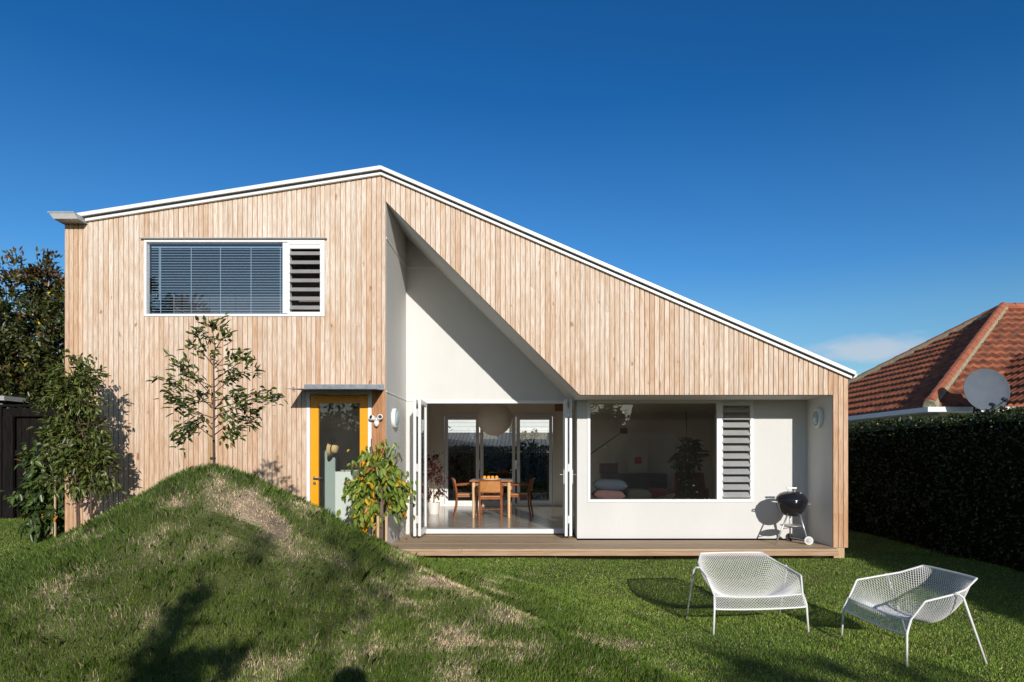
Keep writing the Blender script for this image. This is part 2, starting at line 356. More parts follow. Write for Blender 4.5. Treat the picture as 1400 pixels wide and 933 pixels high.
# ------------------------------------------------------------------ ground
MX, MY = -2.71, 5.8
def base_z(x, y):
    b = -0.08+0.08*smooth(7.0, 9.4, y)-0.03*smooth(4.5, 2.0, y)
    b = b+0.24*smooth(-5.0, -8.0, x)*smooth(7.0, 12.5, y)
    return b
def ground_z(x, y):
    x = np.asarray(x, float); y = np.asarray(y, float)
    dx = x-MX; dy = y-MY
    r = np.hypot(dx, dy)
    ang = np.where(dx < 0, 1.0, 0.0)*smooth(0, -0.5, dx)
    m = np.interp(r*(1+0.15*ang*smooth(0.2, 0.5, r)*smooth(1.7, 0.9, r)+0.075*(1-ang)*smooth(0.8, 1.25, r)), [0, .15, .31, .56, .87, 1.18, 1.68, 2.24, 3.0, 3.6, 4.4, 900], [1.43, 1.40, 1.335, 1.20, 1.045, .885, .63, .41, .18, .06, 0, 0])
    # the foot of the mound runs on as a low shelf towards the near right
    xc = np.interp(y, [-1, 1, 2, 3, 3.8, 4.1, 4.3, 4.6, 4.8, 5.2, 5.7, 6.1, 7], [2, 2, 1.75, 1.3, .83, .589, .341, .069, -.134, -.48, -1.01, -1.61, -2.4])
    hs = np.interp(y, [0.3, 1.3, 3, 3.8, 4.1, 4.3, 4.6, 4.8, 5.2, 5.7, 6.1, 6.6, 7.2], [0, .22, .26, .29, .32, .35, .40, .455, .53, .66, .80, .6, 0])
    sh = hs*(1-smooth(-0.10, 0.62, x-xc))*smooth(-3.4, -1.4, x)
    k_ = 0.10; hh = np.clip(0.5+0.5*(m-sh)/k_, 0, 1); m = sh*(1-hh)+m*hh+k_*hh*(1-hh)*smooth(0.02, 0.2, np.maximum(m, sh))
    n = (fbm(x*1.3, y*1.3, 3, 4)-0.5)*0.11*smooth(0.0, 0.4, m)*0.5+(fbm(x*0.5, y*0.5, 5, 3)-0.5)*0.05
    z = base_z(x, y)+m+n
    inside = smooth(9.62, 9.9, y)*smooth(17.3, 16.9, y)*smooth(-6.7, -6.5, x)*smooth(4.55, 4.4, x)
    return z*(1-inside)+(-0.12)*inside
def gz(x, y): return float(ground_z(x, y))
# dry, worn patches (centre pixel of the patch seen in the photo -> place on the mound)
def ray_ground(px, py):
    for Y in np.arange(2.2, 14, 0.02):
        p = P(px, py, Y)
        if p.z <= gz(p.x, p.y): return p
    return P(px, py, 14)
PATCH = []
for px, py, rr, st in ((345, 690, .32, 1.0), (380, 715, .26, .9), (300, 660, .2, .6), (225, 745, .2, .7), (330, 735, .22, .7), (430, 770, .3, .5), (590, 795, .30, .9), (560, 815, .25, .7), (460, 815, .16, .8),
                       (700, 840, .22, .7), (610, 870, .22, .8), (500, 860, .2, .4), (100, 805, .2, .6), (180, 850, .2, .5), (800, 880, .22, .7), (720, 900, .22, .6), (500, 900, .22, .5), (640, 925, .25, .6),
                       (860, 885, .2, .6), (560, 750, .18, .7), (240, 690, .12, .6), (1100, 795, .14, .5), (900, 915, .2, .5), (65, 860, .15, .5)):
    p = ray_ground(px, py); PATCH.append((p.x, p.y, rr, st))
def dryness(x, y):
    d = 0
    for a, b, rr, st in PATCH: d = d+st*np.exp(-((x-a)**2+(y-b)**2)/(2*(rr*0.60)**2))
    n = fbm(x*4.6, y*4.6, 21, 5)
    r = np.hypot(x-MX, y-MY)
    d = np.clip(d, 0, 1.2)*smooth(0.28, 0.66, n)*1.15+smooth(0.62, 0.80, fbm(x*2.6+5, y*2.6, 33, 4))*0.6*smooth(4.6, 3.0, r)
    return np.clip(d*(0.45+1.1*fbm(x*13, y*13, 44, 3)), 0, 1)

def axis(lo, hi, flo, fhi, step):
    a = [lo]; d = (flo-lo)
    k = [flo-d*t for t in (0.75, 0.5, 0.3, 0.18, 0.1, 0.05, 0.02, 0.008)]
    a += k; a += list(np.arange(flo, fhi+1e-6, step)); d2 = hi-fhi
    a += [fhi+d2*t for t in (0.008, 0.02, 0.05, 0.1, 0.18, 0.3, 0.5, 0.75, 1)]
    return np.array(a)
gx = axis(-600, 600, -13, 9, 0.09); gy = axis(-600, 900, -3, 18, 0.09)
GX, GY = np.meshgrid(gx, gy); GZ = ground_z(GX, GY)
V = np.stack([GX.ravel(), GY.ravel(), GZ.ravel()], 1)
nx, ny = len(gx), len(gy)
ii, jj = np.meshgrid(np.arange(nx-1), np.arange(ny-1)); i0 = (jj*nx+ii).ravel()
Fq = np.stack([i0, i0+1, i0+1+nx, i0+nx], 1)
cxm = (GX[:-1, :-1]+GX[1:, 1:]).ravel()/2; cym = (GY[:-1, :-1]+GY[1:, 1:]).ravel()/2
dr = dryness(cxm, cym)[:, None]
nn = fbm(cxm*7, cym*7, 40, 4)[:, None]
cc = (np.array([.10, .105, .04])*(0.6+0.8*nn))*(1-dr)+(np.array([.33, .25, .17])*(0.55+0.9*nn))*dr
m = leaf_mat('soil_and_turf', 0.95, 0.0, 0.1)
tt = m.node_tree; nz = N(tt, 'ShaderNodeTexNoise'); nz.inputs['Scale'].default_value = 45; nz.inputs['Detail'].default_value = 6
tcn = N(tt, 'ShaderNodeTexCoord'); tt.links.new(tcn.outputs['Object'], nz.inputs['Vector'])
bp = N(tt, 'ShaderNodeBump'); bp.inputs['Strength'].default_value = 0.8; bp.inputs['Distance'].default_value = 0.03
tt.links.new(nz.outputs['Fac'], bp.inputs['Height']); tt.links.new(bp.outputs[0], tt.nodes['Principled BSDF'].inputs['Normal'])
lawn = arr_mesh('lawn', V, Fq, m, None, cc, True); tag(lawn, 'mown green lawn rising into a bare patched grass mound', None, None, 'structure')

# grass blades (uncountable)
def blades(n, seed, ylo, yhi, expo, width, hmul, mask=None):
    g = np.random.default_rng(seed)
    u = g.random(n); k = 1-expo+1
    Y = ((ylo**k)+(yhi**k-ylo**k)*u)**(1/k)
    X = (g.random(n)*(1700)-150-CX)/F*Y
    keep = ~((Y > 9.46) & (Y < 17.1) & (X > -6.62) & (X < 4.3)) & ~((Y > 9.6) & (Y < 17.1) & (X > -6.62) & (X < 4.52)) & (X < 6.3)
    X, Y = X[keep], Y[keep]; d = dryness(X, Y)
    k2 = g.random(len(X)) > d*0.15
    X, Y, d = X[k2], Y[k2], d[k2]; n = len(X)
    r = np.hypot(X-MX, Y-MY); onm = smooth(4.0, 2.6, r)
    Z = ground_z(X, Y)-0.008
    tuft = fbm(X*2.6, Y*2.6, 61, 3)
    onm = np.maximum(onm, 0.9*smooth(0.15, 0.3, ground_z(X, Y)+0.08)); H = (0.017+0.016*g.random(n))*(1-onm)+(0.024+0.030*g.random(n))*onm
    H = H*(0.75+0.5*tuft)*(1-0.42*d)*hmul
    cl_ = smooth(0.60, 0.72, fbm(X*5.5+3, Y*5.5, 91, 3))*(0.25+0.75*onm); H = H*(1+0.45*cl_)
    long = g.random(n) < 0.02; H[long] *= 1.6
    az = g.random(n)*2*np.pi; lean = 0.15+0.60*g.random(n)**1.3
    # blades on the mound hang downhill
    down = np.stack([X-MX, Y-MY], 1)/np.maximum(r, .2)[:, None]*(0.25*onm*smooth(0.1, 0.8, r))[:, None]
    dx = np.cos(az)*lean+down[:, 0]; dy = np.sin(az)*lean+down[:, 1]
    W = width*(0.7+0.6*g.random(n))*(0.8+0.03*Y)
    fa = g.random(n)*2*np.pi; sx, sy = np.cos(fa)*W, np.sin(fa)*W
    p = np.stack([X, Y, Z], 1)
    s = np.stack([sx, sy, np.zeros(n)], 1)
    mid = p+np.stack([dx*0.30*H, dy*0.30*H, 0.58*H], 1); tip = p+np.stack([dx*0.95*H, dy*0.95*H, (1.02-0.22*lean)*H], 1)
    V = np.stack([p-s, p+s, mid+s*0.75, tip, mid-s*0.75], 1).reshape(-1, 3)
    b = np.arange(n)*5
    Fq = np.stack([b, b+1, b+2, b+3, b+4], 1)
    big = fbm(X*1.1+7, Y*1.1, 71, 3)
    a = g.random(n)
    A = np.array([.085, .170, .016]); B = np.array([.270, .390, .050]); Cc = np.array([.74, .57, .39]); D = np.array([.46, .46, .17])
    t = np.clip(0.55*a+0.9*(big-0.35), 0, 1)[:, None]
    c = A*(1-t)+B*t
    c = c*(1-0.35*cl_)[:, None]
    sel = (g.random(n) < 0.06-0.035*onm); c[sel] = D*(0.8+0.5*a[sel])[:, None]
    dry = (g.random(n) < np.clip(d*0.95+0.02, 0, 1)); c[dry] = Cc*(0.5+0.65*a[dry])[:, None]
    c = c*(0.75+0.5*g.random(n))[:, None]*(1.55-0.80*onm*(1-np.clip(d*1.5, 0, 1)))[:, None]
    return V, Fq, c
v1, f1, c1 = blades(1150000, 3, 2.2, 16.0, 1.3, 0.0012, 1.0)
gr = arr_mesh('grass', v1, f1, M['blade'], None, c1)
tag(gr, 'short green grass blades with dry straw coloured patches covering lawn and mound', None, None, 'stuff')

# ------------------------------------------------------------------ foliage builders
def leaf_arrays(pos, dirs, nrm, Ln, Wd, droop=0.12):
    pos, dirs, nrm = (np.asarray(a, float) for a in (pos, dirs, nrm))
    d = dirs/np.linalg.norm(dirs, axis=1, keepdims=True)
    s = np.cross(d, nrm); s /= np.maximum(np.linalg.norm(s, axis=1, keepdims=True), 1e-6); n = np.cross(s, d)
    Ln = np.broadcast_to(Ln, (len(pos),))[:, None]; Wd = np.broadcast_to(Wd, (len(pos),))[:, None]
    b = pos; up = n*Wd*0.16; dn = -n*Ln*droop
    l1 = b+d*Ln*.28+s*Wd*.46+up; l2 = b+d*Ln*.66+s*Wd*.40+up+dn*.4; t = b+d*Ln+dn
    r2 = b+d*Ln*.66-s*Wd*.40+up+dn*.4; r1 = b+d*Ln*.28-s*Wd*.46+up
    V = np.stack([b, l1, l2, t, r2, r1], 1).reshape(-1, 3); k = np.arange(len(pos))*6
    F1 = np.stack([k, k+1, k+2, k+3], 1); F2 = np.stack([k, k+3, k+4, k+5], 1)
    return V, np.stack([F1, F2], 1).reshape(-1, 4)
def unit(g, n):
    a = g.normal(size=(n, 3)); return a/np.linalg.norm(a, axis=1, keepdims=True)
def pal(g, n, cols, wts, jit=0.3):
    cols = np.array(cols); k = g.choice(len(cols), n, p=np.array(wts)/np.sum(wts))
    return cols[k]*(1-jit/2+jit*g.random((n, 1)))
def leaf_obj(name, pos, dirs, nrm, Ln, Wd, cols, m, parent, droop=0.12):
    V, Fq = leaf_arrays(pos, dirs, nrm, Ln, Wd, droop)
    return arr_mesh(name, V, Fq, m, parent, np.repeat(cols, 2, 0))

def crown_points(g, blobs, n, clump=0.22, shell=0.55):
    """blobs: (centre, radii, weight).  Clumped points biased to the outside of uneven ellipsoids"""
    out, nrm = [], []
    wts = np.array([b[2] for b in blobs], float); wts /= wts.sum()
    for (c, rad, _), wt in zip(blobs, wts):
        k = max(3, int(n*wt)); nc = max(3, k//26)
        u = unit(g, nc); rr = (shell+(1-shell)*g.random(nc)**0.6)*(0.82+0.36*g.random(nc))
        cen = u*rr[:, None]
        idx = g.integers(0, nc, k)
        p = cen[idx]*np.array(rad)+g.normal(size=(k, 3))*clump*0.5
        out.append(p+np.array(c)); q = u[idx]+unit(g, k)*0.7; nrm.append(q)
    return np.concatenate(out), np.concatenate(nrm)

def bush(name, label, cat, base, blobs, n, Ln, Wd, palette, wts, m, trunk=None, clump=0.22, group=None, parts=('trunk', 'crown'), seed=1, hang=0.3, bark='bark', shell=0.55, limbs=10):
    g = np.random.default_rng(seed); base = Vector(base)
    t = thing(name, label, cat, base, 0, group)
    pos, nrm = crown_points(g, blobs, n, clump, shell)
    k = len(pos); dirs = nrm*0.6+unit(g, k)*0.8+np.array([0, 0, -hang])
    up = unit(g, k)*0.7+np.array([0, 0, 0.9])
    leaf_obj(parts[1], pos, dirs, up, Ln*(0.7+0.6*g.random(k)), Wd*(0.7+0.6*g.random(k)), pal(g, k, palette, wts), m, t)
    mb = MB()
    tr = trunk or [((0, 0, -0.1), 0.05), ((0.02, 0.01, blobs[0][0][2]), 0.03)]
    mb.tube([a for a, _ in tr], [b for _, b in tr], 8)
    top = Vector(tr[-1][0])
    for i in range(limbs):
        q = Vector(pos[g.integers(0, k)]); f = 0.35+0.6*g.random()
        a = Vector(tr[0][0]).lerp(top, f); mid = a.lerp(q, .5)+Vector((0, 0, 0.12*(q-a).length))
        r0 = tr[-1][1]*0.6
        mb.tube([a, mid, q], [r0, r0*.6, r0*.25], 6)
    mb.build(parts[0], M[bark], t, smooth=True)
    return t

# ------------------------------------------------------------------ THE HOUSE
FY = 9.67
fx = lambda px: X_(px, FY)
fz = lambda py: Z_(py, FY)
XL, XR = fx(88), fx(1160)
XO, XD, XP = fx(527), fx(793), fx(1139)          # opening apex, end of the diagonal, right post
ZA, ZS = fz(275), fz(540)
RY = 9.60
RXR, RZR = X_(520, RY), Z_(226, RY)
RXL, RZL = X_(75, RY), Z_(226, RY)-(520-75)*0.157*RY/F
RXE, RZE = X_(1171, RY), Z_(508, RY)
def roof_top(x):
    return RZR+(x-RXR)*(RZL-RZR)/(RXL-RXR) if x < RXR else RZR+(x-RXR)*(RZE-RZR)/(RXE-RXR)
DECK, FLOOR = 0.14, 0.22
BY, WY, KY = 11.26, 10.58, 16.4                  # bifold wall, window wall, back wall
house = thing('house', 'modern cedar clad house with a white cut out porch under an asymmetric gable roof', 'house', (-1, FY, 0))
def hp(mb, name, m, bevel=0, parent=None, smooth=False): return mb.build(name, M[m], parent or house, world=True, bevel=bevel, smooth=smooth)

WIN = (fx(197), fx(444), fz(433), fz(328))       # upper window x0 x1 z0 z1
DOOR = (fx(419), fx(508), FLOOR-0.02, fz(534))
def intervals(x0, x1):
    xm = (x0+x1)/2
    top = lambda x: min(roof_top(x)-0.095, fz(303) if xm < fx(113) else 99)
    bot = lambda x: -0.15
    if xm > XP: return [((lambda x: 0.134), top)]
    if xm > XD: return [((lambda x: ZS), top)]
    if xm > XO: return [((lambda x: ZA-(x-XO)*(ZA-ZS)/(XD-XO)), top)]
    if WIN[0] < xm < WIN[1]: 
        lo = [(bot, lambda x: WIN[2]), (lambda x: WIN[3], top)]
        if DOOR[0] < xm < DOOR[1]: lo[0] = (lambda x: DOOR[3], lambda x: WIN[2])
        return lo
    if DOOR[0] < xm < DOOR[1]: return [(lambda x: DOOR[3], top)]
    if xm > DOOR[1]: return [(bot, lambda x: fz(533)), (lambda x: fz(532.6), top)]
    return [(bot, top)]
crit = sorted({XL, fx(113), WIN[0], WIN[1], DOOR[0], DOOR[1], XO, RXR, XD, XP, XR})
clad = MB(); gap = 0.0095
g = np.random.default_rng(4)
for a, b in zip(crit[:-1], crit[1:]):
    n = max(1, round((b-a)/0.0700)); wd = (b-a)/n
    for k in range(n):
        x0, x1 = a+k*wd, a+(k+1)*wd
        for lo, hi in intervals(x0, x1):
            u0, u1 = x0+gap/2, x1-gap/2
            t = g.random()**1.2; j = 0.96+0.08*g.random()
            zm = 0.5*(lo(x0)+hi(x0)); t = min(1, max(0, t*0.6+0.15)); c = np.array([.672, .580, .488])*(1-t)+np.array([.625, .495, .385])*t
            if g.random() < 0.07: c = np.array([.57, .42, .31])
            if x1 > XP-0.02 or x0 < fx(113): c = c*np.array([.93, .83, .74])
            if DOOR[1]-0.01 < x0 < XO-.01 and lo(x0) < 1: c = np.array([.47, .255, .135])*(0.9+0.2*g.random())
            cuts = [0.0, 1.0]
            if hi(x0)-lo(x0) > 1.5 and g.random() < 0.3: cuts = [0, 0.15+0.7*g.random(), 1]
            off = FY+0.0035*g.random()
            for c0, c1 in zip(cuts[:-1], cuts[1:]):
                e = 0.0016 if c1 < 1 else 0
                zs = [(lo(x)+(hi(x)-lo(x))*c0, lo(x)+(hi(x)-lo(x))*c1-e) for x in (u0, u1)]
                cj = c*j*(0.95+0.1*g.random())
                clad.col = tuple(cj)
                ch = 0.002
                v = [(u0, off+ch, zs[0][0]), (u0+ch, off, zs[0][0]), (u1-ch, off, zs[1][0]), (u1, off+ch, zs[1][0]), (u1, FY+.0125, zs[1][0]), (u0, FY+.0125, zs[0][0])]
                v2 = [(x, y, zs[0][1] if i in (0, 1, 5) else zs[1][1]) for i, (x, y, z) in enumerate(v)]
                clad.add(v+v2, [(0,1,7,6),(1,2,8,7),(2,3,9,8),(3,4,10,9),(5,0,6,11),(5,4,3,2,1,0),(6,7,8,9,10,11)])
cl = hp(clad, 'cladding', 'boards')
tag(cl, 'pale vertical cedar boards on the front face')
wall = MB()
for a, b in zip(crit[:-1], crit[1:]):
    for lo, hi in intervals(a, b):
        wall.prism([(a, lo(a)), (b, lo(b)), (b, hi(b)), (a, hi(a))], FY+.0128, FY+.15)
hp(wall, 'wall', 'backing')
for xa, xb in ((XL, XL+.11), (XR-.13, XR)):
    sw = MB()
    zt = min(roof_top(xa), roof_top(xb))-0.10
    for k in range(int((16.9-FY-.16)/.0705)):
        y0 = FY+.152+k*.0705
        sw.box(xa+.004*(k % 2 == 0), xb-.004*(k % 2 == 0), y0, y0+.0705, 0.08 if xa > 0 else -.15, zt)
    hp(sw, 'side_wall', 'sidewood')
# recess: white lined porch
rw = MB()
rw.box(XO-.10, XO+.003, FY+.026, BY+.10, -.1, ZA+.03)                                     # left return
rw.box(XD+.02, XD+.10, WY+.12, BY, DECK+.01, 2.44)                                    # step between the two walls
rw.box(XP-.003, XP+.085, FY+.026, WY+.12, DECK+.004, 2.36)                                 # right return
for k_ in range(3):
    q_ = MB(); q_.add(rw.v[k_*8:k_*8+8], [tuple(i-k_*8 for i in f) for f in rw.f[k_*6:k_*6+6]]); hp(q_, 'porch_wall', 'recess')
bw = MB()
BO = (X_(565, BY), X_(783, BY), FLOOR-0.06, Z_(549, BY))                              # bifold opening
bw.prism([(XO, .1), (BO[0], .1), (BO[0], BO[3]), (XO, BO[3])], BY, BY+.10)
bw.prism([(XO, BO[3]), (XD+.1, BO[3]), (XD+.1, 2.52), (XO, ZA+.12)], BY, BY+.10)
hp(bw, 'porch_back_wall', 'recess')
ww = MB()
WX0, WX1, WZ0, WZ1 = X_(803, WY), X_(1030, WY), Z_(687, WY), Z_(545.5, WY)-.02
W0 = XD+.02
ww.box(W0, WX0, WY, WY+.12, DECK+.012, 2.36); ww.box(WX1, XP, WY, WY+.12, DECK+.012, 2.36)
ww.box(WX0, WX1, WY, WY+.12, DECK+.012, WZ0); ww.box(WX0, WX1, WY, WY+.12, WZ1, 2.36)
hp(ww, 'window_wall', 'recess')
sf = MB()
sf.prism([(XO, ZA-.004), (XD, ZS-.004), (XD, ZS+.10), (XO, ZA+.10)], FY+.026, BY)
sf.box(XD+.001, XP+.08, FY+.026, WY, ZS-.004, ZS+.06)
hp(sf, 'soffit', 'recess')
tj = MB()
zj = fz(324.5); tj.box(XO, XO+.012, FY+.03, BY, zj-.012, zj+.012); hp(tj, 'joint_trim', 'white'); tj = MB(); tj.box(XO+.012, XO+.6, BY-.012, BY, zj-.014, zj+.014); hp(tj, 'joint_trim', 'white'); tj = MB()
zj = fz(535); tj.box(XO, XO+.012, FY+.03, BY, zj-.012, zj+.010); hp(tj, 'joint_trim', 'white'); tj = MB()
tj.box(XO+.012, BO[1], BY-.014, BY, BO[3]+.002, BO[3]+.022)
hp(tj, 'joint_trim', 'white')
sl2 = MB(); sl2.box(XP-.012, XP, WY-.012, WY, DECK+.02, 2.3); hp(sl2, 'corner_trim', 'recess')
# roof
def slab(mb, d0, d1, y0, y1, xl=RXL, xe=RXE):
    rt = lambda x: roof_top(x)
    mb.prism([(xl, rt(xl)-d1), (RXR, RZR-d1), (RXR, RZR-d0), (xl, rt(xl)-d0)], y0, y1)
    mb.prism([(RXR, RZR-d1), (xe, rt(xe)-d1), (xe, rt(xe)-d0), (RXR, RZR-d0)], y0, y1)
rf = MB(); slab(rf, 0, .055, 9.60, 17.1); roof = hp(rf, 'roof', 'roof', bevel=.006)
gp = MB(); slab(gp, .057, .086, 9.640, 17.05, RXL+.05, RXE-.03); hp(gp, 'roof_gap_shade', 'gap')  # near-black slab stands in for the shade of the gap below the roof sheet
fs = MB(); slab(fs, .087, .122, 9.624, 9.666, fx(113)+.06, RXE-.05); fs.prism([(RXE-.05, RZE-.1), (RXE+.005, RZE-.075), (RXE+.03, RZE-.02), (RXE-.015, RZE-.055)], 9.608, 16.9)
hp(fs, 'barge_board', 'roof', bevel=.003)
vent = MB(); q = Vector((X_(1152, 12), 12, roof_top(X_(1152, 12))))
gt = MB()
gx0, gx1 = X_(66, 9.45), X_(101, 9.45); gz1, gz0 = Z_(290, 9.45), Z_(299.3, 9.45)
def gut(y0, y1): gt.prism([(gx0+.07, gz0), (gx1+.05, gz0), (gx1, gz1), (gx0, gz1)], y0, y1)
gut(9.45, 9.655)
gt.prism([(gx0+.07, gz0), (XL-.002, gz0), (XL-.002, gz1-.012), (gx0, gz1-.006)], 9.655, 16.9)
gt.box(gx0-.008, gx1+.004, 9.442, 9.452, gz1-.012, gz1+.004)
hp(gt, 'gutter', 'gutter', bevel=.003)
# upper window
def frame_boxes(mb, x0, x1, z0, z1, w, y0, y1):
    mb.box(x0, x0+w, y0, y1, z0, z1); mb.box(x1-w, x1, y0, y1, z0, z1)
    mb.box(x0+w, x1-w, y0, y1, z0, z0+w); mb.box(x0+w, x1-w, y0, y1, z1-w, z1)
def pane(x0, x1, z0, z1, y, parent, m='glass'):
    mb = MB(); mb.add([(x0, y, z0), (x1, y, z0), (x1, y, z1), (x0, y, z1)], [(0, 1, 2, 3)])
    return mb.build('pane', M[m], parent, world=True, fix=False)
def bars(mb, x0, x1, z0, z1, n, y, tilt, depth):
    dz = (z1-z0)/n
    for k in range(n):
        zc = z0+dz*(k+.5); c = Vector(((x0+x1)/2, y, zc))
        mb.obox(c, ((x1-x0)/2, 0, 0), (0, math.cos(tilt)*depth/2, math.sin(tilt)*depth/2), (0, -math.sin(tilt)*.003, math.cos(tilt)*.003))
fr = MB(); x0, x1, z0, z1 = WIN; xm = fx(390)
frame_boxes(fr, x0, x1, z0, z1, .036, FY-.012, FY+.09)
fr.box(xm-.035, xm+.03, FY-.010, FY+.088, z0+.045, z1-.045)
win = hp(fr, 'window', 'alu', bevel=.003); win['label'] = 'wide upper window with a venetian blind and a louvre strip'
fl = MB(); fl.box(x0-.035, x1+.035, FY-.05, FY+.02, z1+.004, z1+.018); hp(fl, 'head_flashing', 'gutter', parent=win)
pane(x0+.045, xm-.035, z0+.045, z1-.045, FY+.03, win, 'glassup')
bl = MB(); bx0, bx1, bz0, bz1 = x0+.055, xm-.045, z0+.05, z1-.085
bars(bl, bx0, bx1, bz0, bz1, 25, FY+.105, R(17), .026)
bl.box(bx0, bx1, FY+.09, FY+.12, bz1, bz1+.014)
for q in (.07, .30, .52, .75, .97):
    xx = bx0+(bx1-bx0)*q; bl.box(xx-.004, xx+.004, FY+.086, FY+.088, bz0, bz1)
for q in (.05, .055): bl.tube([(bx0+(bx1-bx0)*q+.02, FY+.08, bz1), (bx0+(bx1-bx0)*(q+.01), FY+.08, bz0+.2)], .003, 5)
hp(bl, 'blind', 'blind', parent=win)
def louvre(x0, x1, z0, z1, y, n, parent, m, tilt, hd, ov=1.0):
    f = MB(); frame_boxes(f, x0, x1, z0, z1, .035, y-.016, y+.075)
    f.box(x0+.035, x1-.035, y-.006, y+.03, z1-.035-hd, z1-.035)
    f.build('louvre_frame', M['alu'], parent, world=True, bevel=.003)
    s = MB(); dz = (z1-z0-.07-hd)/n
    for k in range(n):
        zc = z0+.035+dz*(k+.5); c = Vector(((x0+x1)/2, y+.005, zc)); d = dz*ov
        s.obox(c, ((x1-x0)/2-.028, 0, 0), (0, math.cos(tilt)*d/2, math.sin(tilt)*d/2), (0, -math.sin(tilt)*.003, math.cos(tilt)*.003))
    s.build('louvre_blades', M[m], parent, world=True)
louvre(xm+.032, x1-.03, z0+.03, z1-.03, FY+.006, 7, win, 'louvre2', R(52), .06, .60)
# entry door
dx0, dx1, dz0, dz1 = DOOR
df = MB(); frame_boxes(df, dx0, dx1, dz0, dz1, .05, FY-.008, FY+.12)
door = hp(df, 'entry_door', 'alu', bevel=.003); door['label'] = 'glazed yellow entry door in a white frame'
dl = MB(); lx0, lx1, lz0, lz1 = dx0+.053, dx1-.053, dz0+.03, fz(541)
g0, g1, gt1 = fx(435), fx(491.5), fz(551.5)
dl.box(lx0, g0, FY+.012, FY+.06, lz0, lz1); dl.box(g1, lx1, FY+.012, FY+.06, lz0, lz1); dl.box(g0, g1, FY+.012, FY+.06, gt1, lz1); dl.box(g0, g1, FY+.012, FY+.06, lz0, lz0+.11)
hp(dl, 'door_leaf', 'yellow', parent=door, bevel=.003)
pane(g0, g1, lz0+.11, gt1, FY+.035, door, 'glassdoor')
hd = MB(); hx, hz_ = fx(430), fz(654)
hd.lathe([(0, 0), (.026, 0), (.026, .012), (0, .012)], (hx, FY, hz_), 16, 'y'); hd.tube([(hx, FY+.012, hz_), (hx, FY-.045, hz_), (hx+.12, FY-.05, hz_)], .010, 8)
hd.lathe([(0, 0), (.024, 0), (.024, .012), (0, .012)], (hx, FY, fz(661)), 16, 'y')
hp(hd, 'handle', 'chrome', parent=door, smooth=False)
can = MB(); cz = fz(533.8)
can.box(fx(416), fx(525.5), FY-.012, FY-.002, cz+.009, fz(526)); cxa, cxb = fx(416)-.03, fx(525.5)-.006; czf = Z_(532, FY-.64)
can.add([(cxa, FY-.64, czf), (cxb, FY-.64, czf), (cxb, FY-.002, cz), (cxa, FY-.002, cz), (cxa, FY-.64, czf+.007), (cxb, FY-.64, czf+.007), (cxb, FY-.002, cz+.007), (cxa, FY-.002, cz+.007)], [(0,3,2,1),(4,5,6,7),(0,1,5,4),(1,2,6,5),(2,3,7,6),(3,0,4,7)])
for px in (434, 452, 466, 489, 501, 516): can.lathe([(0, 0), (.011, 0), (.009, -.01), (0, -.012)], (fx(px), FY-.012, fz(528+random.random()*2.5)), 8, 'y')
hp(can, 'door_canopy', 'steel')
# big window
fr = MB(); xm = X_(982.5, WY); frame_boxes(fr, WX0, WX1, WZ0, WZ1, .045, WY-.015, WY+.08); fr.box(xm-.03, xm+.03, WY-.013, WY+.078, WZ0+.045, WZ1-.045)
for px in (810, 898, 975, 991, 1024): fr.lathe([(0, 0), (.007, 0), (.006, -.006), (0, -.007)], (X_(px, WY), WY-.015, WZ0+.018), 6, 'y')
bwin = hp(fr, 'window', 'alu', bevel=.003); bwin['label'] = 'large fixed porch window beside a tall louvre strip'
pane(WX0+.045, xm-.03, WZ0+.045, WZ1-.045, WY+.03, bwin)
louvre(xm+.028, WX1-.02, WZ0+.02, WZ1-.02, WY-.002, 12, bwin, 'louvre', R(40), .03, 1.0)
# bifold doors: frame, two folded packs
bf = MB(); frame_boxes(bf, BO[0], BO[1], BO[2], BO[3], .035, BY-.03, BY+.09)
bif = hp(bf, 'bifold_door', 'alu', bevel=.003); bif['label'] = 'white bifold doors folded back to both sides of the porch opening'
sill = MB(); sill.box(BO[0]-.01, BO[1]+.0, BY-.10, BY+.10, DECK+.02, FLOOR+.012); hp(sill, 'sill', 'alu', parent=bif, bevel=.004)
def leaf_door(xc, y0, y1, z0, z1, handle=False):
    f = MB(); t = .02; wv = .075
    f.box(xc-t, xc+t, y0, y0+wv, z0, z1); f.box(xc-t, xc+t, y1-wv, y1, z0, z1)
    f.box(xc-t, xc+t, y0+wv, y1-wv, z0, z0+wv*1.3); f.box(xc-t, xc+t, y0+wv, y1-wv, z1-wv, z1)
    o = f.build('leaf', M['alu'], bif, world=True, bevel=.003)
    gmb = MB(); gmb.add([(xc, y0+wv, z0+wv), (xc, y1-wv, z0+wv), (xc, y1-wv, z1-wv), (xc, y0+wv, z1-wv)], [(0, 1, 2, 3)])
    gmb.build('pane', M['glass'], bif, world=True, fix=False)
for xc in (-1.725, -1.800): leaf_door(xc, 10.55, 11.2, DECK+.05, BO[3]-.02)
for xc in (.545, .615): leaf_door(xc, 10.55, 11.2, DECK+.05, BO[3]-.02)
for z in (.45, 1.25, 2.1):
    for x in (-1.762, .58): hg = MB(); hg.tube([(x, 10.542, z-.06), (x, 10.542, z+.06)], .013, 8); hp(hg, 'hinge', 'alu', parent=bif)
hd = MB(); hd.box(.505, .525, 10.58, 10.61, 1.0, 1.22); hd.tube([(.52, 10.6, 1.14), (.46, 10.6, 1.14), (.46, 10.7, 1.14)], .009, 8); hp(hd, 'handle', 'chrome', parent=bif); hd = MB()
hd.box(.637, .65, 10.58, 10.61, 1.0, 1.22); hd.tube([(.64, 10.6, 1.14), (.70, 10.6, 1.14)], .009, 8)
hp(hd, 'handle', 'chrome', parent=bif)
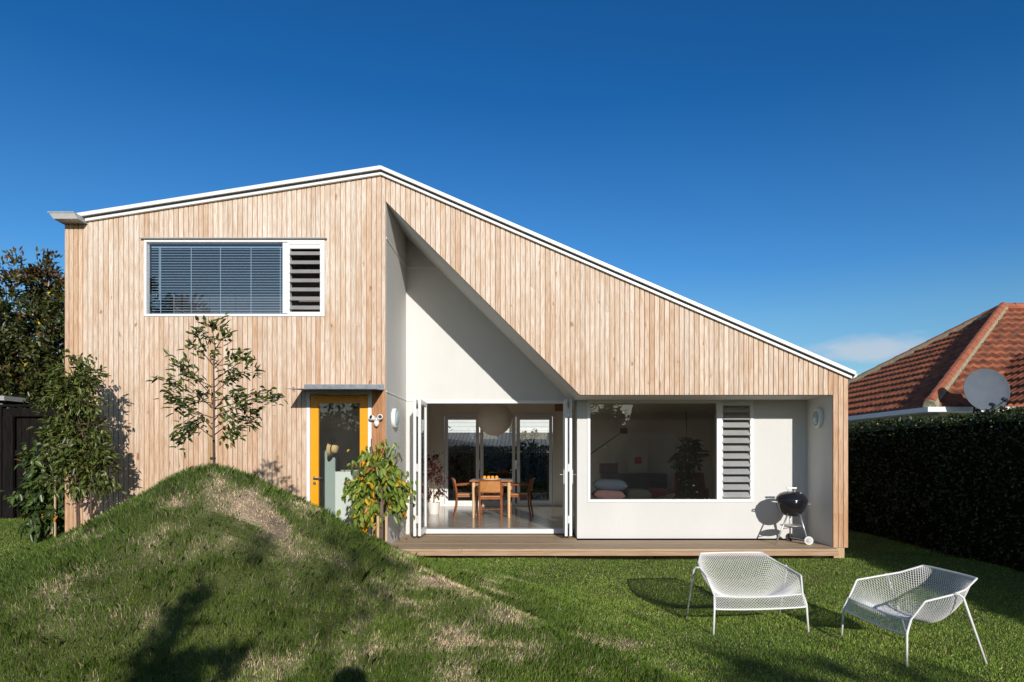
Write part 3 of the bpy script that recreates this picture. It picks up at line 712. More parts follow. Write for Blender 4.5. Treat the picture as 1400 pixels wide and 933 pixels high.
# interior shell
fl = MB(); fl.box(XL+.12, XR-.14, BY+.10, KY, FLOOR-.08, FLOOR); fl.box(XL+.12, XO-.1, FY+.16, BY+.10, FLOOR-.08, FLOOR-.001); fl.box(XD+.1, XR-.14, WY+.12, BY+.10, FLOOR-.08, FLOOR-.001)
hp(fl, 'interior_floor', 'concrete')
iw = MB()
iw.box(-2.52, -2.42, BY+.10, KY, FLOOR, 2.75); iw.box(-2.52, XO-.1, BY, BY+.10, FLOOR, 2.75)
iw.box(XL+.12, -2.52, 12.6, 12.7, FLOOR, 2.75)
BKO = (-2.13, .57, FLOOR, 2.42)
iw.box(XL+.12, BKO[0], KY, KY+.12, FLOOR-.2, 2.8); iw.box(BKO[1], XR-.13, KY, KY+.12, FLOOR-.2, 2.50); iw.box(BKO[0], BKO[1], KY, KY+.12, BKO[3], 2.8)
iw.box(XR-.142, XR-.131, WY+.12, KY, FLOOR, 2.42); iw.box(XL+.112, XL+.119, FY+.16, KY, FLOOR, 2.75)
hp(iw, 'interior_wall', 'intwall')
bg2 = MB(); bg2.prism([(XL+.12, 2.8), (BKO[1], 2.8), (BKO[1], roof_top(BKO[1])-.13), (RXR, RZR-.13), (XL+.12, roof_top(XL+.12)-.13)], KY, KY+.12)
bg2.prism([(BKO[1], 2.5), (XR-.13, 2.42), (XR-.13, roof_top(XR)-.12), (BKO[1], roof_top(BKO[1])-.13)], KY, KY+.12)
hp(bg2, 'gable_wall', 'backing')
ce = MB(); ce.box(XL+.12, XO-.1, FY+.16, BY+.1, 2.75, 2.85); ce.box(XL+.12, XD+.1, BY+.1, KY, 2.75, 2.85); ce.box(XD+.1, XR-.14, WY+.12, KY, 2.42, 2.48)
hp(ce, 'ceiling', 'intwall')
up = MB(); up.box(XL+.2, XO-.1, 11.0, 11.1, 2.86, 4.72); up.box(XO-.2, XO-.101, FY+.16, 12.6, 2.86, 5.0); hp(up, 'upper_room_wall', 'upper')
bd = MB(); frame_boxes(bd, BKO[0], BKO[1], BKO[2], BKO[3], .05, KY-.03, KY+.10)
gdoor = hp(bd, 'garden_door', 'alu', bevel=.003); gdoor['label'] = 'three glazed white garden doors in the far wall'
for a, b in ((-2.07, -1.25), (-1.22, -.38), (-.34, .51)):
    f = MB(); frame_boxes(f, a, b, FLOOR+.052, 2.365, .075, KY-.02, KY+.04); f.build('leaf', M['alu'], gdoor, world=True, bevel=.003)
    pane(a+.075, b-.075, FLOOR+.13, 2.29, KY+.01, gdoor)
for x in (-1.24, -.36): hh = MB(); hh.box(x-.02, x+.015, KY-.035, KY-.02, 1.1, 1.32); hh.tube([(x, KY-.03, 1.2), (x, KY-.08, 1.2), (x+.1, KY-.08, 1.2)], .009, 6); hp(hh, 'handle', 'chrome', parent=gdoor)

# deck
deck = thing('deck', 'low weathered timber deck filling the porch of the house', 'deck', (1.1, 9.5, 0))
db = MB(); y = 9.48
while y < BY-.04:
    y1 = min(y+.137, BY-.03); x1 = XP-.004 if y1 < WY else W0-.004
    if y1 > FY+.02 and y < WY: x1 = XP-.004 if y1 < WY else W0-.004
    cuts = [XO+.006, x1]; cc_ = XO+1+random.random()*3.5
    if cc_ < x1-.3: cuts = [XO+.006, cc_, x1]
    for a, b in zip(cuts[:-1], cuts[1:]): db.box(a, b-.003, y, y1, DECK-.032, DECK+random.random()*.002)
    y = y1+.005
db.build('boards', M['deck'], deck, world=True, bevel=.003)
fb = MB(); fb.box(XO+.02, XP-.002, 9.484, 9.51, .045, DECK-.034); fb.build('fascia', M['fascia'], deck, world=True, bevel=.003)
for x in (-1.2, .3, 1.8, 3.2, fx(1140)): pl = MB(); pl.box(x, x+.15, 9.8 if x < 4 else FY, 9.95 if x < 4 else FY+.14, -.2, .10 if x < 4 else .13); pl.build('post', M['pile'], deck, world=True)

# fittings on the walls
def bulkhead(label, c, sx):
    t = thing('wall_light', label, 'wall light', c, 0, 'round porch wall lights')
    s = sx
    mb = MB(); mb.lathe([(.0, 0), (.150, 0), (.150, s*.03), (.140, s*.055), (.118, s*.062), (.114, s*.045)], (0, 0, 0), 32, 'x'); mb.build('rim', M['plastic'], t, smooth=True)
    mb = MB(); mb.lathe([(.114, s*.045), (.10, s*.07), (.06, s*.085), (0, s*.09)], (0, 0, 0), 32, 'x'); mb.build('diffuser', M['lampglass'], t, smooth=True)
ly = 10.2; bulkhead('round white wall light on the sunlit porch wall above the persimmon tree', (XO, ly, Z_(572, ly)), 1)
ly = 10.12; bulkhead('round white wall light on the shaded porch wall above the barbecue', (XP, ly, Z_(572, ly)), -1)
sec = thing('security_light', 'white twin head security light on cedar boards beside yellow door', 'security light', (fx(516), FY, fz(575)))
mb = MB(); mb.lathe([(0, 0), (.035, 0), (.035, -.03), (0, -.032)], (0, 0, 0), 16, 'y'); mb.build('base', M['plastic'], sec, smooth=False)
for sx, sz in ((-.055, .03), (.045, .035)):
    mb = MB(); Mx = Matrix.Rotation(R(90-18), 3, 'X') @ Matrix.Rotation(sx*8, 3, 'Y')
    mb.lathe([(0, -.05), (.028, -.05), (.034, -.02), (.038, .045), (.032, .05), (.03, .035), (0, .035)], (sx, -.06, sz), 18, 'z', Mx)
    mb.tube([(0, -.02, 0), (sx, -.055, sz)], .012, 8); h = mb.build('head', M['plastic'], sec, smooth=True)
    l2 = MB(); l2.lathe([(.0, .0395), (.026, .0395), (.026, .041), (0, .041)], (sx, -.06, sz), 16, 'z', Mx); l2.build('lens', M['black'], h)
mb = MB(); mb.lathe([(0, -.06), (.022, -.05), (.036, -.02), (.034, .02), (0, .03)], (.0, -.055, -.035), 18, 'z'); mb.build('sensor', M['plastic'], sec, smooth=True)

# ------------------------------------------------------------------ things inside
hatp = P(453, 612, 11.3)
t = thing('straw_hat', 'straw hat with a dark band hanging inside the glazed yellow door', 'hat', hatp)
Mh = Matrix.Rotation(R(100), 3, 'Y') @ Matrix.Rotation(R(10), 3, 'X')
mb = MB(); mb.lathe([(.17, .0), (.10, .012), (.088, .03), (.085, .08), (.07, .11), (0, .115)], (0, 0, 0), 26, 'z', Mh); mb.build('crown', M['straw'], t, smooth=True)
mb = MB(); mb.lathe([(.0915, .02), (.0915, .045), (.088, .045)], (0, 0, 0), 26, 'z', Mh); mb.build('band', M['black'], t)
mb = MB(); a = X_(438, 11.5); mb.box(X_(440, 11.5), X_(458, 11.5), 11.5, 11.56, FLOOR, Z_(612, 11.5)); mb.build('hall_screen', M['green']); o = bpy.data.objects['hall_screen']; tag(o, 'grey green panel standing in the hallway behind the yellow door', 'panel')
c = thing('cabinet', 'pale mint cabinet standing in the hallway behind the yellow door', 'cabinet', (X_(470, 10.9), 10.9, FLOOR))
mb = MB(); mb.box(-.14, .14, 0, .4, .04, Z_(645, 10.9)-FLOOR); mb.build('carcass', M['mint'], c, bevel=.004)
mb = MB(); mb.box(-.13, .13, .02, .38, 0, .04); mb.build('plinth', M['black'], c)

# dining table
TX, TY = -.775, 13.65
tb = thing('dining_table', 'small square wooden dining table with pale legs in the open dining room', 'table', (TX, TY, FLOOR))
mb = MB(); mb.box(-.42, .42, -.42, .42, .70, .735); mb.build('tabletop', M['tablewood'], tb, bevel=.006)
mb = MB(); mb.box(-.34, .34, -.34, -.32, .62, .70); mb.box(-.34, .34, .32, .34, .62, .70); mb.box(-.34, -.32, -.32, .32, .62, .70); mb.box(.32, .34, -.32, .32, .62, .70); mb.build('apron', M['tablewood'], tb)
for sx in (-1, 1):
    for sy in (-1, 1):
        mb = MB(); mb.tube([(sx*.345, sy*.345, 0), (sx*.345, sy*.345, .70)], [.022, .034], 10); mb.build('leg', M['palewood'], tb, smooth=False)
def dining_chair(label):
    t = thing('dining_chair', label, 'chair', (0, 0, 0), 0, 'dining chairs round the small table')
    # faces +Y : back at y=-.22
    mb = MB(); mb.box(-.215, .215, -.20, .22, .425, .455); mb.build('seat', M['leather'], t, bevel=.012)
    mb = MB(); mb.box(-.215, .215, -.205, .205, .385, .424); mb.build('seat_frame', M['chairwood'], t, bevel=.004)
    for sx in (-1, 1):
        mb = MB(); mb.tube([(sx*.20, .20, 0), (sx*.20, .20, .42)], [.015, .019], 8); mb.build('leg', M['chairwood'], t)
        mb = MB(); mb.tube([(sx*.205, -.255, 0), (sx*.20, -.21, .22), (sx*.20, -.20, .44), (sx*.20, -.235, .64), (sx*.195, -.275, .755)], [.015, .018, .020, .018, .015], 8); mb.build('leg', M['chairwood'], t)
        mb = MB(); mb.tube([(sx*.20, -.225, .62), (sx*.235, -.05, .635), (sx*.235, .13, .635), (sx*.215, .17, .60), (sx*.205, .185, .43)], [.014, .017, .018, .016, .014], 8); mb.build('armrest', M['chairwood'], t)
    mb = MB()
    for k in range(7):
        f = k/6; x = -.19+.38*f; bow = -.03*math.sin(math.pi*f)
        if k < 6:
            f2 = (k+1)/6; x2 = -.19+.38*f2; b2 = -.03*math.sin(math.pi*f2)
            lo = (-.225, .53); hi = (-.268, .735); th = .03
            v = []
            for (xx, bb) in ((x, bow), (x2, b2)):
                v += [(xx, lo[0]+bb, lo[1]), (xx, hi[0]+bb, hi[1]), (xx, hi[0]+bb+th, hi[1]), (xx, lo[0]+bb+th, lo[1])]
            mb.add(v, [(0,1,5,4),(1,2,6,5),(2,3,7,6),(3,0,4,7),(3,2,1,0),(4,5,6,7)])
    mb.build('backrest', M['leather'], t)
    for zz, yy in ((.522, -.222), (.748, -.272)): mb = MB(); mb.tube([(-.20, yy, zz), (-.1, yy-.026, zz), (0, yy-.032, zz), (.1, yy-.026, zz), (.20, yy, zz)], .013, 8); mb.build('rail', M['chairwood'], t)
    mb = MB(); mb.tube([(-.2, -.2, .2), (.2, -.2, .2)], .009, 6); mb.build('stretcher', M['chairwood'], t)
    return t
ch = dining_chair('wooden dining chair with its tan back turned to the deck in front of the table')
ch.location = (-.765, 13.05, FLOOR)
dup(ch, (-1.30, 13.80, FLOOR), R(-90+8), 'wooden dining chair at the side of the table nearer the dark red plant')
dup(ch, (-.235, 13.75, FLOOR), R(90-6), 'wooden dining chair at the side of the table away from the dark red plant')
tr = thing('serving_tray', 'pale oval tray holding oranges on the dining table', 'tray', (-.80, 13.60, FLOOR+.735))
mb = MB(); mb.lathe([(0, 0), (.17, 0), (.20, .018), (.195, .022), (.165, .008), (0, .008)], (0, 0, 0), 24); mb.build('dish', M['ceramic'], tr, smooth=True)
for k, (x, y, nm) in enumerate(((-.125, -.02, 'orange at the end of the tray nearer the dark red plant'), (-.045, -.05, 'second orange along the tray counted from the dark red plant'), (.035, -.045, 'third orange along the tray counted from the dark red plant'), (.115, -.015, 'orange at the end of the tray away from the dark red plant'))):
    mb = MB(); mb.lathe([(0, -.036), (.02, -.031), (.034, -.012), (.037, .0), (.033, .016), (.02, .031), (.004, .034), (0, .032)], (0, 0, 0), 16); o = mb.build('orange', M['orange'], None, smooth=True)
    o.location = (-.80+x, 13.60+y, FLOOR+.735+.008+.037); tag(o, nm, 'orange', 'oranges on the serving tray')
lt = thing('pendant_lamp', 'large round paper lantern hanging over the dining table', 'pendant lamp', (X_(676, 13.3), 13.3, 2.75))
rr = .34; cz = Z_(572, 13.3)-2.75
prof = []
for k in range(49):
    a = math.pi*k/48; r_ = rr*math.sin(a)*(1+.006*(k % 2)); prof.append((max(r_, .05 if 0 < k < 48 else .05), cz-rr*math.cos(a)))
mb = MB(); mb.lathe(prof, (0, 0, 0), 40); mb.build('lamp_shade', M['paper'], lt, smooth=True)
mb = MB(); mb.tube([(0, 0, cz+rr), (0, 0, 0)], .004, 6); mb.build('cord', M['black'], lt)
# indoor plant by the folded door
pp = Vector((-2.02, 14.2, FLOOR))
bush('indoor_plant', 'dark red leaved potted plant inside beside the folded doors', 'plant', pp, [((-.02, 0, .95), (.20, .22, .30), 1.2), ((-.0, 0, .55), (.2, .22, .35), 1)], 520, .075, .038,
     [(.07, .018, .02), (.10, .035, .03), (.05, .02, .018)], (3, 2, 2), M['leaf'], trunk=[((0, 0, .2), .014), ((0, 0, .6), .010), ((0, 0, 1.1), .005)], clump=.1, seed=8)
pt = bpy.data.objects['indoor_plant']; mb = MB(); mb.lathe([(0, 0), (.10, 0), (.13, .24), (.12, .24), (.115, .2), (0, .2)], (0, 0, 0), 20); mb.build('pot', M['ceramic'], pt, smooth=False)
# window seat and cushions
st = thing('window_seat', 'low timber window seat along the inside of the big porch window', 'bench', (2.0, WY+.13, FLOOR))
mb = MB(); mb.box(-1.2, .95, 0, .5, .46, .50); mb.build('seat', M['tablewood'], st, bevel=.004)
mb = MB(); mb.box(-1.18, .93, .02, .48, 0, .459); mb.build('base', M['darkwood'], st)
def cushion(label, loc, w, h, m, rz=0):
    n = 14; g = MB(); vs = []; fs = []
    for s in (1, -1):
        for i in range(n+1):
            for j in range(n+1):
                u = i/n*2-1; v = j/n*2-1; e = (1-u**4)*(1-v**4)
                pin = 1-.07*(1-abs(u))*abs(v)**3-.0
                vs.append((u*w/2*(1-.06*(1-v*v)**1.0*abs(u)**4), v*w*.32*(1-.06*(1-u*u)*abs(v)**4), s*h/2*e**.55))
        o = 0 if s == 1 else (n+1)**2
        for i in range(n):
            for j in range(n):
                q = (o+i*(n+1)+j, o+(i+1)*(n+1)+j, o+(i+1)*(n+1)+j+1, o+i*(n+1)+j+1); fs.append(q if s == 1 else q[::-1])
    g.add(vs, fs); o = g.build('cushion', M[m], None, smooth=True); o.location = loc; o.rotation_euler = (0, R(2), rz); return tag(o, label, 'cushion', 'cushions on the window seat')
wsz = FLOOR+.50
cy = WY+.40; ox = X_(834, cy)
cushion('dusty pink cushion at the bottom of the stack on the window seat', (ox-.03, cy, wsz+.085), .52, .17, 'pinkcloth', .05)
cushion('blue cushion lying on top of the pink cushion on the window seat', (ox, cy, wsz+.245), .56, .18, 'bluecloth', -.08)
o = cushion('black cushion lying on the window seat beside the stack of two', (X_(872, cy), cy+.05, wsz+.09), .42, .18, 'darkcloth', .2)
# living room pieces
sb = thing('sideboard', 'dark low sideboard against the living room wall under the framed print', 'sideboard', (X_(868, 15.7), 15.7, FLOOR))
mb = MB(); mb.box(-.75, .75, 0, .45, .12, .80); mb.build('carcass', M['darkwood'], sb, bevel=.005)
for x in (-.7, .7):
    for y in (.05, .4): mb = MB(); mb.box(x-.02, x+.02, y-.02, y+.02, 0, .119); mb.build('leg', M['black'], sb)
for k in range(3): mb = MB(); mb.box(-.74+k*.5, -.26+k*.5, -.012, -.001, .14, .78); mb.build('door', M['darkwood'], sb, bevel=.004)
bxw = thing('record_box', 'wine red lacquered box standing on the sideboard end', 'box', (X_(833, 15.72), 15.72, FLOOR+.80))
mb = MB(); mb.box(-.2, .2, 0, .3, 0, .2); mb.build('case', M['wine'], bxw, bevel=.006); mb = MB(); mb.box(-.2, .2, 0, .3, .202, .235); mb.build('lid', M['wine'], bxw, bevel=.006)
fp = thing('framed_print', 'framed pale print with a red square leaning on the sideboard', 'picture', (X_(872, 15.85), 15.85, FLOOR+.80), 0)
mb = MB(); frame_boxes(mb, -.23, .23, 0, .62, .02, 0, .025); mb.build('frame', M['palewood'], fp)
mb = MB(); mb.box(-.21, .21, .008, .02, .02, .60); mb.build('sheet', M['artpaper'], fp)
mb = MB(); mb.box(-.07, .09, .004, .0075, .22, .38); mb.build('red_square', M['red'], fp)
dl_ = thing('desk_lamp', 'slim pale gooseneck lamp standing on the sideboard', 'lamp', (X_(840, 15.6), 15.72, FLOOR+1.035))
mb = MB(); mb.lathe([(0, 0), (.07, 0), (.07, .015), (0, .02)], (0, 0, 0), 16); mb.build('base', M['ceramic'], dl_)
mb = MB(); mb.tube([(0, 0, .015), (.02, 0, .25), (-.02, 0, .40), (-.10, 0, .45), (-.15, 0, .40)], .009, 8); mb.build('stem', M['ceramic'], dl_, smooth=True)
mb = MB(); mb.lathe([(.02, .04), (.05, 0), (.075, -.05), (.07, -.05), (.0, .03)], (-.15, 0, .40), 16); mb.build('lamp_shade', M['ceramic'], dl_, smooth=True)
wl = thing('swing_arm_lamp', 'black swing arm lamp reaching across the living room behind the window', 'lamp', (X_(798, 12.3), 12.3, Z_(628, 12.3)))
e1 = P(851, 590, 12.3)-wl.location
mb = MB(); mb.tube([(-.02, 0, -.01), e1], .010, 8); mb.build('arm', M['black'], wl)
mb = MB(); mb.lathe([(0, -.02), (.045, -.02), (.055, .0), (.06, .11), (.05, .115), (0, .05)], e1+Vector((-.03, 0, .01)), 18, 'x'); mb.build('lamp_shade', M['black'], wl, smooth=True)
ac = thing('armchair', 'dusty red upholstered armchair in the living room behind the window', 'armchair', (X_(925, 13.0), 13.0, FLOOR), R(20))
mb = MB(); mb.box(-.34, .34, -.34, .30, .26, .44); mb.build('seat', M['redcloth'], ac, bevel=.04)
mb = MB(); mb.prism([(-.36, .28), (.36, .28), (.30, .90), (-.30, .90)], -.48, -.36); mb.build('backrest', M['redcloth'], ac, bevel=.03)
for s in (-1, 1):
    mb = MB(); mb.box(s*.40-.06, s*.40+.06, -.40, .30, .26, .60); mb.build('armrest', M['redcloth'], ac, bevel=.03)
    for y in (-.36, .26): mb = MB(); mb.tube([(s*.34, y, 0), (s*.32, y, .27)], [.014, .022], 8); mb.build('leg', M['darkwood'], ac)
bush('rubber_plant', 'tall dark rubber plant standing behind the big porch window', 'plant', (X_(938, 12.2), 12.2, FLOOR), [((0, 0, 1.55), (.2, .2, .5), 1.6), ((.05, 0, .95), (.32, .28, .35), 1.6)], 130, .24, .12,
     [(.012, .028, .012), (.02, .04, .016), (.03, .03, .012)], (3, 2, 1), M['glossy'], trunk=[((0, 0, .2), .02), ((.03, 0, .9), .016), ((0, 0, 2.0), .008)], clump=.12, seed=9, limbs=4)
pt = bpy.data.objects['rubber_plant']; mb = MB(); mb.lathe([(0, 0), (.15, 0), (.18, .3), (.165, .3), (.16, .26), (0, .26)], (0, 0, 0), 20); mb.build('pot', M['darkwood'], pt)

# ------------------------------------------------------------------ mesh lounge chairs on the lawn
def cspline(pts, t):
    n = len(pts)-1; x = min(max(t, 0), 1)*n; i = min(int(x), n-1); u = x-i
    p0 = np.array(pts[max(i-1, 0)]); p1 = np.array(pts[i]); p2 = np.array(pts[i+1]); p3 = np.array(pts[min(i+2, n)])
    return 0.5*((2*p1)+(-p0+p2)*u+(2*p0-5*p1+4*p2-p3)*u*u+(-p0+3*p1-3*p2+p3)*u**3)
EDGE = [(.425, .0, .215), (.415, .035, .325), (.450, .13, .475), (.430, .36, .515), (.395, .50, .545), (.315, .66, .615)]   # right rim, front to top
MID = [(0, -.005, .205), (0, .04, .305), (0, .22, .262), (0, .40, .235), (0, .575, .36), (0, .685, .615)]
ET = [0, .13, .36, .60, .78, 1.0]; MT = [0, .13, .33, .55, .78, 1.0]
def lin(pts, ts, t):
    return np.array([np.interp(t, ts, [p[k] for p in pts]) for k in range(3)])
def smid(t):
    s = np.interp(t, MT, np.linspace(0, 1, len(MID))); return cspline(MID, s)
def shell(s, t):
    a = abs(s); e = lin(EDGE, ET, t); m_ = smid(t)
    wgt = a**3.2 if t > .13 else a**2
    wgt = wgt*min(1, 1)
    x = e[0]*(a*(1+.10*(1-a))) if True else 0
    y = m_[1]*(1-wgt)+e[1]*wgt
    z = m_[2]*(1-wgt)+e[2]*wgt
    if t > .85: 
        k = (t-.85)/.15; w2 = a**2
        z = z*(1-k)+(m_[2]*(1-w2)+e[2]*w2)*k
    return Vector((math.copysign(x, s), y-.33, z))
def lounge(label, m='chair'):
    t = thing('lounge_chair', label, 'chair', (0, 0, 0), 0, 'white wire mesh lounge chairs on the lawn')
    NU, NV = 62, 82; v = []; f = []; idx = {}
    def vid(i, j):
        if (i, j) not in idx:
            idx[(i, j)] = len(v); v.append(shell(i/NU*2-1, j/NV))
        return idx[(i, j)]
    for i in range(0, NU+1):
        for j in range(0, NV+1):
            if (i+j) % 2 == 0: continue
            q = [(i-1, j), (i, j-1), (i+1, j), (i, j+1)]
            q = [(a, b) for a, b in q if 0 <= a <= NU and 0 <= b <= NV]
            if len(q) >= 3: f.append(tuple(vid(a, b) for a, b in q))
    mb = MB(); mb.add(v, f); o = mb.build('mesh_shell', M[m], t, fix=False)
    wf = o.modifiers.new('wire', 'WIREFRAME'); wf.thickness = .0066; wf.use_even_offset = False; wf.use_boundary = True; wf.use_replace = True
    rim = MB(); ring = [shell(-1, k/60) for k in range(61)]+[shell(-1+k/20*2, 1) for k in range(1, 20)]+[shell(1, 1-k/60) for k in range(61)]
    rim.tube(ring, .0085, 8); rim.tube([shell(-1+k/24*2, 0) for k in range(25)], .0085, 8); rim.tube([shell(-1+k/24*2, .13) for k in range(25)], .006, 8)
    rim.build('rim', M[m], t, smooth=True)
    for s in (-1, 1):
        a = shell(s, .0); b = shell(s, .13)
        mb = MB(); mb.tube([b+Vector((s*.004, 0, 0)), a+Vector((s*.006, -.004, .02)), a+Vector((s*.008, -.006, -.03)), (s*.445, -.345, -.02)], .0095, 8); mb.build('leg', M[m], t, smooth=True)
        c = shell(s, .62)
        mb = MB(); mb.tube([c, c+Vector((s*.022, .035, .004)), c+Vector((s*.038, .055, -.02)), (s*.475, .285, -.02)], .0095, 8); mb.build('leg', M[m], t, smooth=True)
    return t
c1_ = lounge('white wire mesh lounge chair turned squarely toward the viewer'); c1_.scale = (.95, .95, .95)
a, b = Vector((1.951, 5.92)), Vector((1.896, 6.42)); cpos = (a+b)/2; d = a-b
c1_.location = (cpos.x, cpos.y-.04, 0); c1_.rotation_euler = (0, 0, math.atan2(d.y, d.x)+math.pi/2)
c2_ = dup(c1_, (2.985, 5.36, 0), math.atan2(-.10, -.99)+math.pi/2, 'white wire mesh lounge chair turned sideways beside the dark hedge')
def settle(o, pts):
    zs = []
    c, s = math.cos(o.rotation_euler.z), math.sin(o.rotation_euler.z)
    for x, y in pts: zs.append(gz(o.location.x+c*x-s*y, o.location.y+s*x+c*y))
    o.location.z = sum(zs)/len(zs)+.012
for o in (c1_, c2_): settle(o, [(-.44, -.34), (.44, -.34), (.47, .28), (-.47, .28)])

# ------------------------------------------------------------------ barbecue
bq = thing('kettle_barbecue', 'black kettle barbecue on aluminium legs standing on the deck', 'barbecue', (3.84, 10.06, DECK))
K = .63; rr = .225
mb = MB(); mb.lathe([(0, K-.232), (.06, K-.226), (.12, K-.203), (.172, K-.158), (.207, K-.09), (.224, K-.025), (.228, K)], (0, 0, 0), 36); mb.build('bowl', M['enamel'], bq, smooth=True)
mb = MB(); mb.lathe([(.232, K-.004), (.232, K+.008), (.215, K+.06), (.17, K+.108), (.10, K+.138), (0, K+.146)], (0, 0, 0), 36); lid = mb.build('lid', M['enamel'], bq, smooth=True)
mb = MB(); mb.tube([(-.05, 0, K+.14), (-.05, 0, K+.185)], .007, 8); mb.tube([(.05, 0, K+.14), (.05, 0, K+.185)], .007, 8); mb.box(-.075, .075, -.014, .014, K+.18, K+.20); mb.build('handle', M['galv'], lid, bevel=.004)
mb = MB(); mb.lathe([(0, 0), (.035, 0), (.035, .006), (0, .008)], (.09, -.08, K+.118), 14); mb.build('vent', M['galv'], lid)
mb = MB(); mb.tube([(-.222, -.05, K-.015), (-.275, -.04, K-.01), (-.275, .04, K-.01), (-.222, .05, K-.015)], .009, 8); mb.build('side_handle', M['galv'], bq); mb = MB(); mb.tube([(.222, -.05, K-.05), (.26, -.04, K-.045), (.26, .04, K-.045), (.222, .05, K-.05)], .007, 8); mb.build('side_handle', M['galv'], bq)
feet = [((-.08, -.06, K-.195), (-.27, -.10, 0)), ((.10, -.06, K-.195), (.19, -.12, .06)), ((.02, .11, K-.195), (.07, .24, .06))]
for a, b in feet: mb = MB(); mb.tube([a, b], .0115, 10); mb.build('leg', M['galv'], bq, smooth=True)
mb = MB(); mb.lathe([(0, .245), (.11, .25), (.165, .27), (.16, .275), (.10, .258), (0, .255)], (.0, .0, 0), 24); mb.build('ash_catcher', M['galv'], bq, smooth=True)
mb = MB(); mb.tube([(-.16, -.075, .23), (.07, .10, .23)], .006, 6); mb.tube([(.155, -.09, .23), (.05, .15, .23)], .006, 6); mb.tube([(.19, -.12, .06), (.07, .24, .06)], .007, 6); mb.build('brace', M['galv'], bq)
for c, wm in (((.195, -.145, .062), 'plastic'), ((.075, .265, .062), 'rubber')):
    mb = MB(); Mw = Matrix.Rotation(R(-18), 3, 'Z')
    mb.lathe([(.041, -.018), (.057, -.018), (.062, -.012), (.062, .012), (.057, .018), (.041, .018), (.041, -.018)], c, 24, 'y', Mw); wh = mb.build('wheel', M[wm], bq, smooth=False)
    mb = MB(); mb.lathe([(0, -.012), (.014, -.012), (.016, -.006), (.0405, -.006), (.0405, .014), (0, .014)], c, 24, 'y', Mw); mb.build('hub', M['rubber'], wh)

# ------------------------------------------------------------------ young tree on the mound
g = np.random.default_rng(21); TY0 = MY
tb_ = P(293, 634, TY0); tb_.z = gz(tb_.x, tb_.y)
sap = thing('young_tree', 'slender young tree with sparse green leaves staked on top of the mound', 'tree', tb_)
tk = MB(); lp, ld = [], []
def L3(px, py, dy=0): return P(px, py, TY0+dy)-tb_
trunk_pts = [Vector((0, 0, -.06)), L3(292, 590), L3(293, 550), L3(292, 505), L3(294, 475), L3(290, 446)]
tk.tube(trunk_pts, [.013, .011, .009, .007, .005, .003], 8)
brs = [((293, 600), (262, 577), (245, 607), .1), ((293, 590), (262, 555), (250, 600), -.15), ((293, 572), (255, 560), (232, 545), .2), ((293, 560), (258, 530), (223, 518), -.1), ((293, 552), (252, 545), (226, 540), -.25),
       ((293, 545), (270, 520), (248, 500), .15), ((292, 530), (262, 515), (238, 497), -.1), ((292, 500), (277, 482), (262, 470), .1), ((293, 585), (320, 568), (345, 577), .1), ((293, 595), (312, 580), (312, 602), -.1),
       ((293, 570), (325, 556), (350, 565), .25), ((293, 560), (335, 548), (379, 545), -.05), ((293, 548), (330, 540), (362, 538), .2), ((293, 538), (318, 515), (355, 507), .1), ((293, 520), (315, 505), (335, 490), -.15),
       ((292, 505), (308, 488), (328, 483), .1), ((293, 560), (310, 540), (330, 545), -.3), ((293, 555), (285, 535), (270, 545), .3), ((293, 480), (303, 465), (308, 459), .05), ((292, 470), (282, 458), (270, 459), -.05), ((290, 455), (292, 448), (304, 441), 0), ((291, 450), (286, 446), (282, 443), 0),
       ((293, 580), (275, 575), (255, 583), .2), ((293, 530), (303, 520), (322, 518), .2), ((293, 575), (305, 560), (325, 590), -.2)]
for a, mdd, e, dy in brs:
    A, B, C = L3(*a), L3(*mdd, dy*.5), L3(*e, dy)
    tk.tube([A, B, C], [.005, .0035, .0018], 6)
    ln = (B-A).length+(C-B).length; n = int(13+ln*66)
    for k in range(n):
        f = (0.30+.70*g.random()**.75) if k > 2 else 1.0
        p = A.lerp(B, f*2) if f < .5 else B.lerp(C, (f-.5)*2)
        dirn = (C-A).normalized(); 
        off = Vector(g.normal(size=3)*.034); lp.append(p+off)
        q = dirn*.9+Vector(g.normal(size=3)*.55)+Vector((0, 0, -.15)); ld.append(q)
n = len(lp)
for k in range(26):
    f = g.random(); p = trunk_pts[3].lerp(trunk_pts[5], f); lp.append(p+Vector(g.normal(size=3)*.02)); ld.append(Vector(g.normal(size=3))+Vector((0, 0, .4)))
n = len(lp)
leaf_obj('crown', np.array(lp), np.array(ld), unit(g, n)*.6+np.array([0, -.25, .8]), .074*(.6+.6*g.random(n)), .027*(.7+.6*g.random(n)),
         pal(g, n, [(.062, .088, .015), (.092, .125, .020), (.044, .062, .013), (.15, .16, .03)], (4, 3, 3, 1)), M['leaf'], sap)
tk.build('trunk', M['bark2'], sap, smooth=True)
tie = MB(); q = L3(292, 627); tie.lathe([(.02, -.012), (.024, 0), (.02, .012)], q+Vector((-.005, 0, 0)), 10); tie.build('tie', M['rubber'], sap)
sk = MB(); s0 = P(287.5, 634, TY0+.03); s0.z = gz(s0.x, s0.y)
stk = sk.tube([(0, 0, -.1), P(288, 445+18, TY0+.03)-s0], .0075, 8).build('garden_stake', M['stake'], None, smooth=True); stk.location = s0
tag(stk, 'thin yellow bamboo stake supporting the young tree on the mound', 'stake', 'garden stakes')

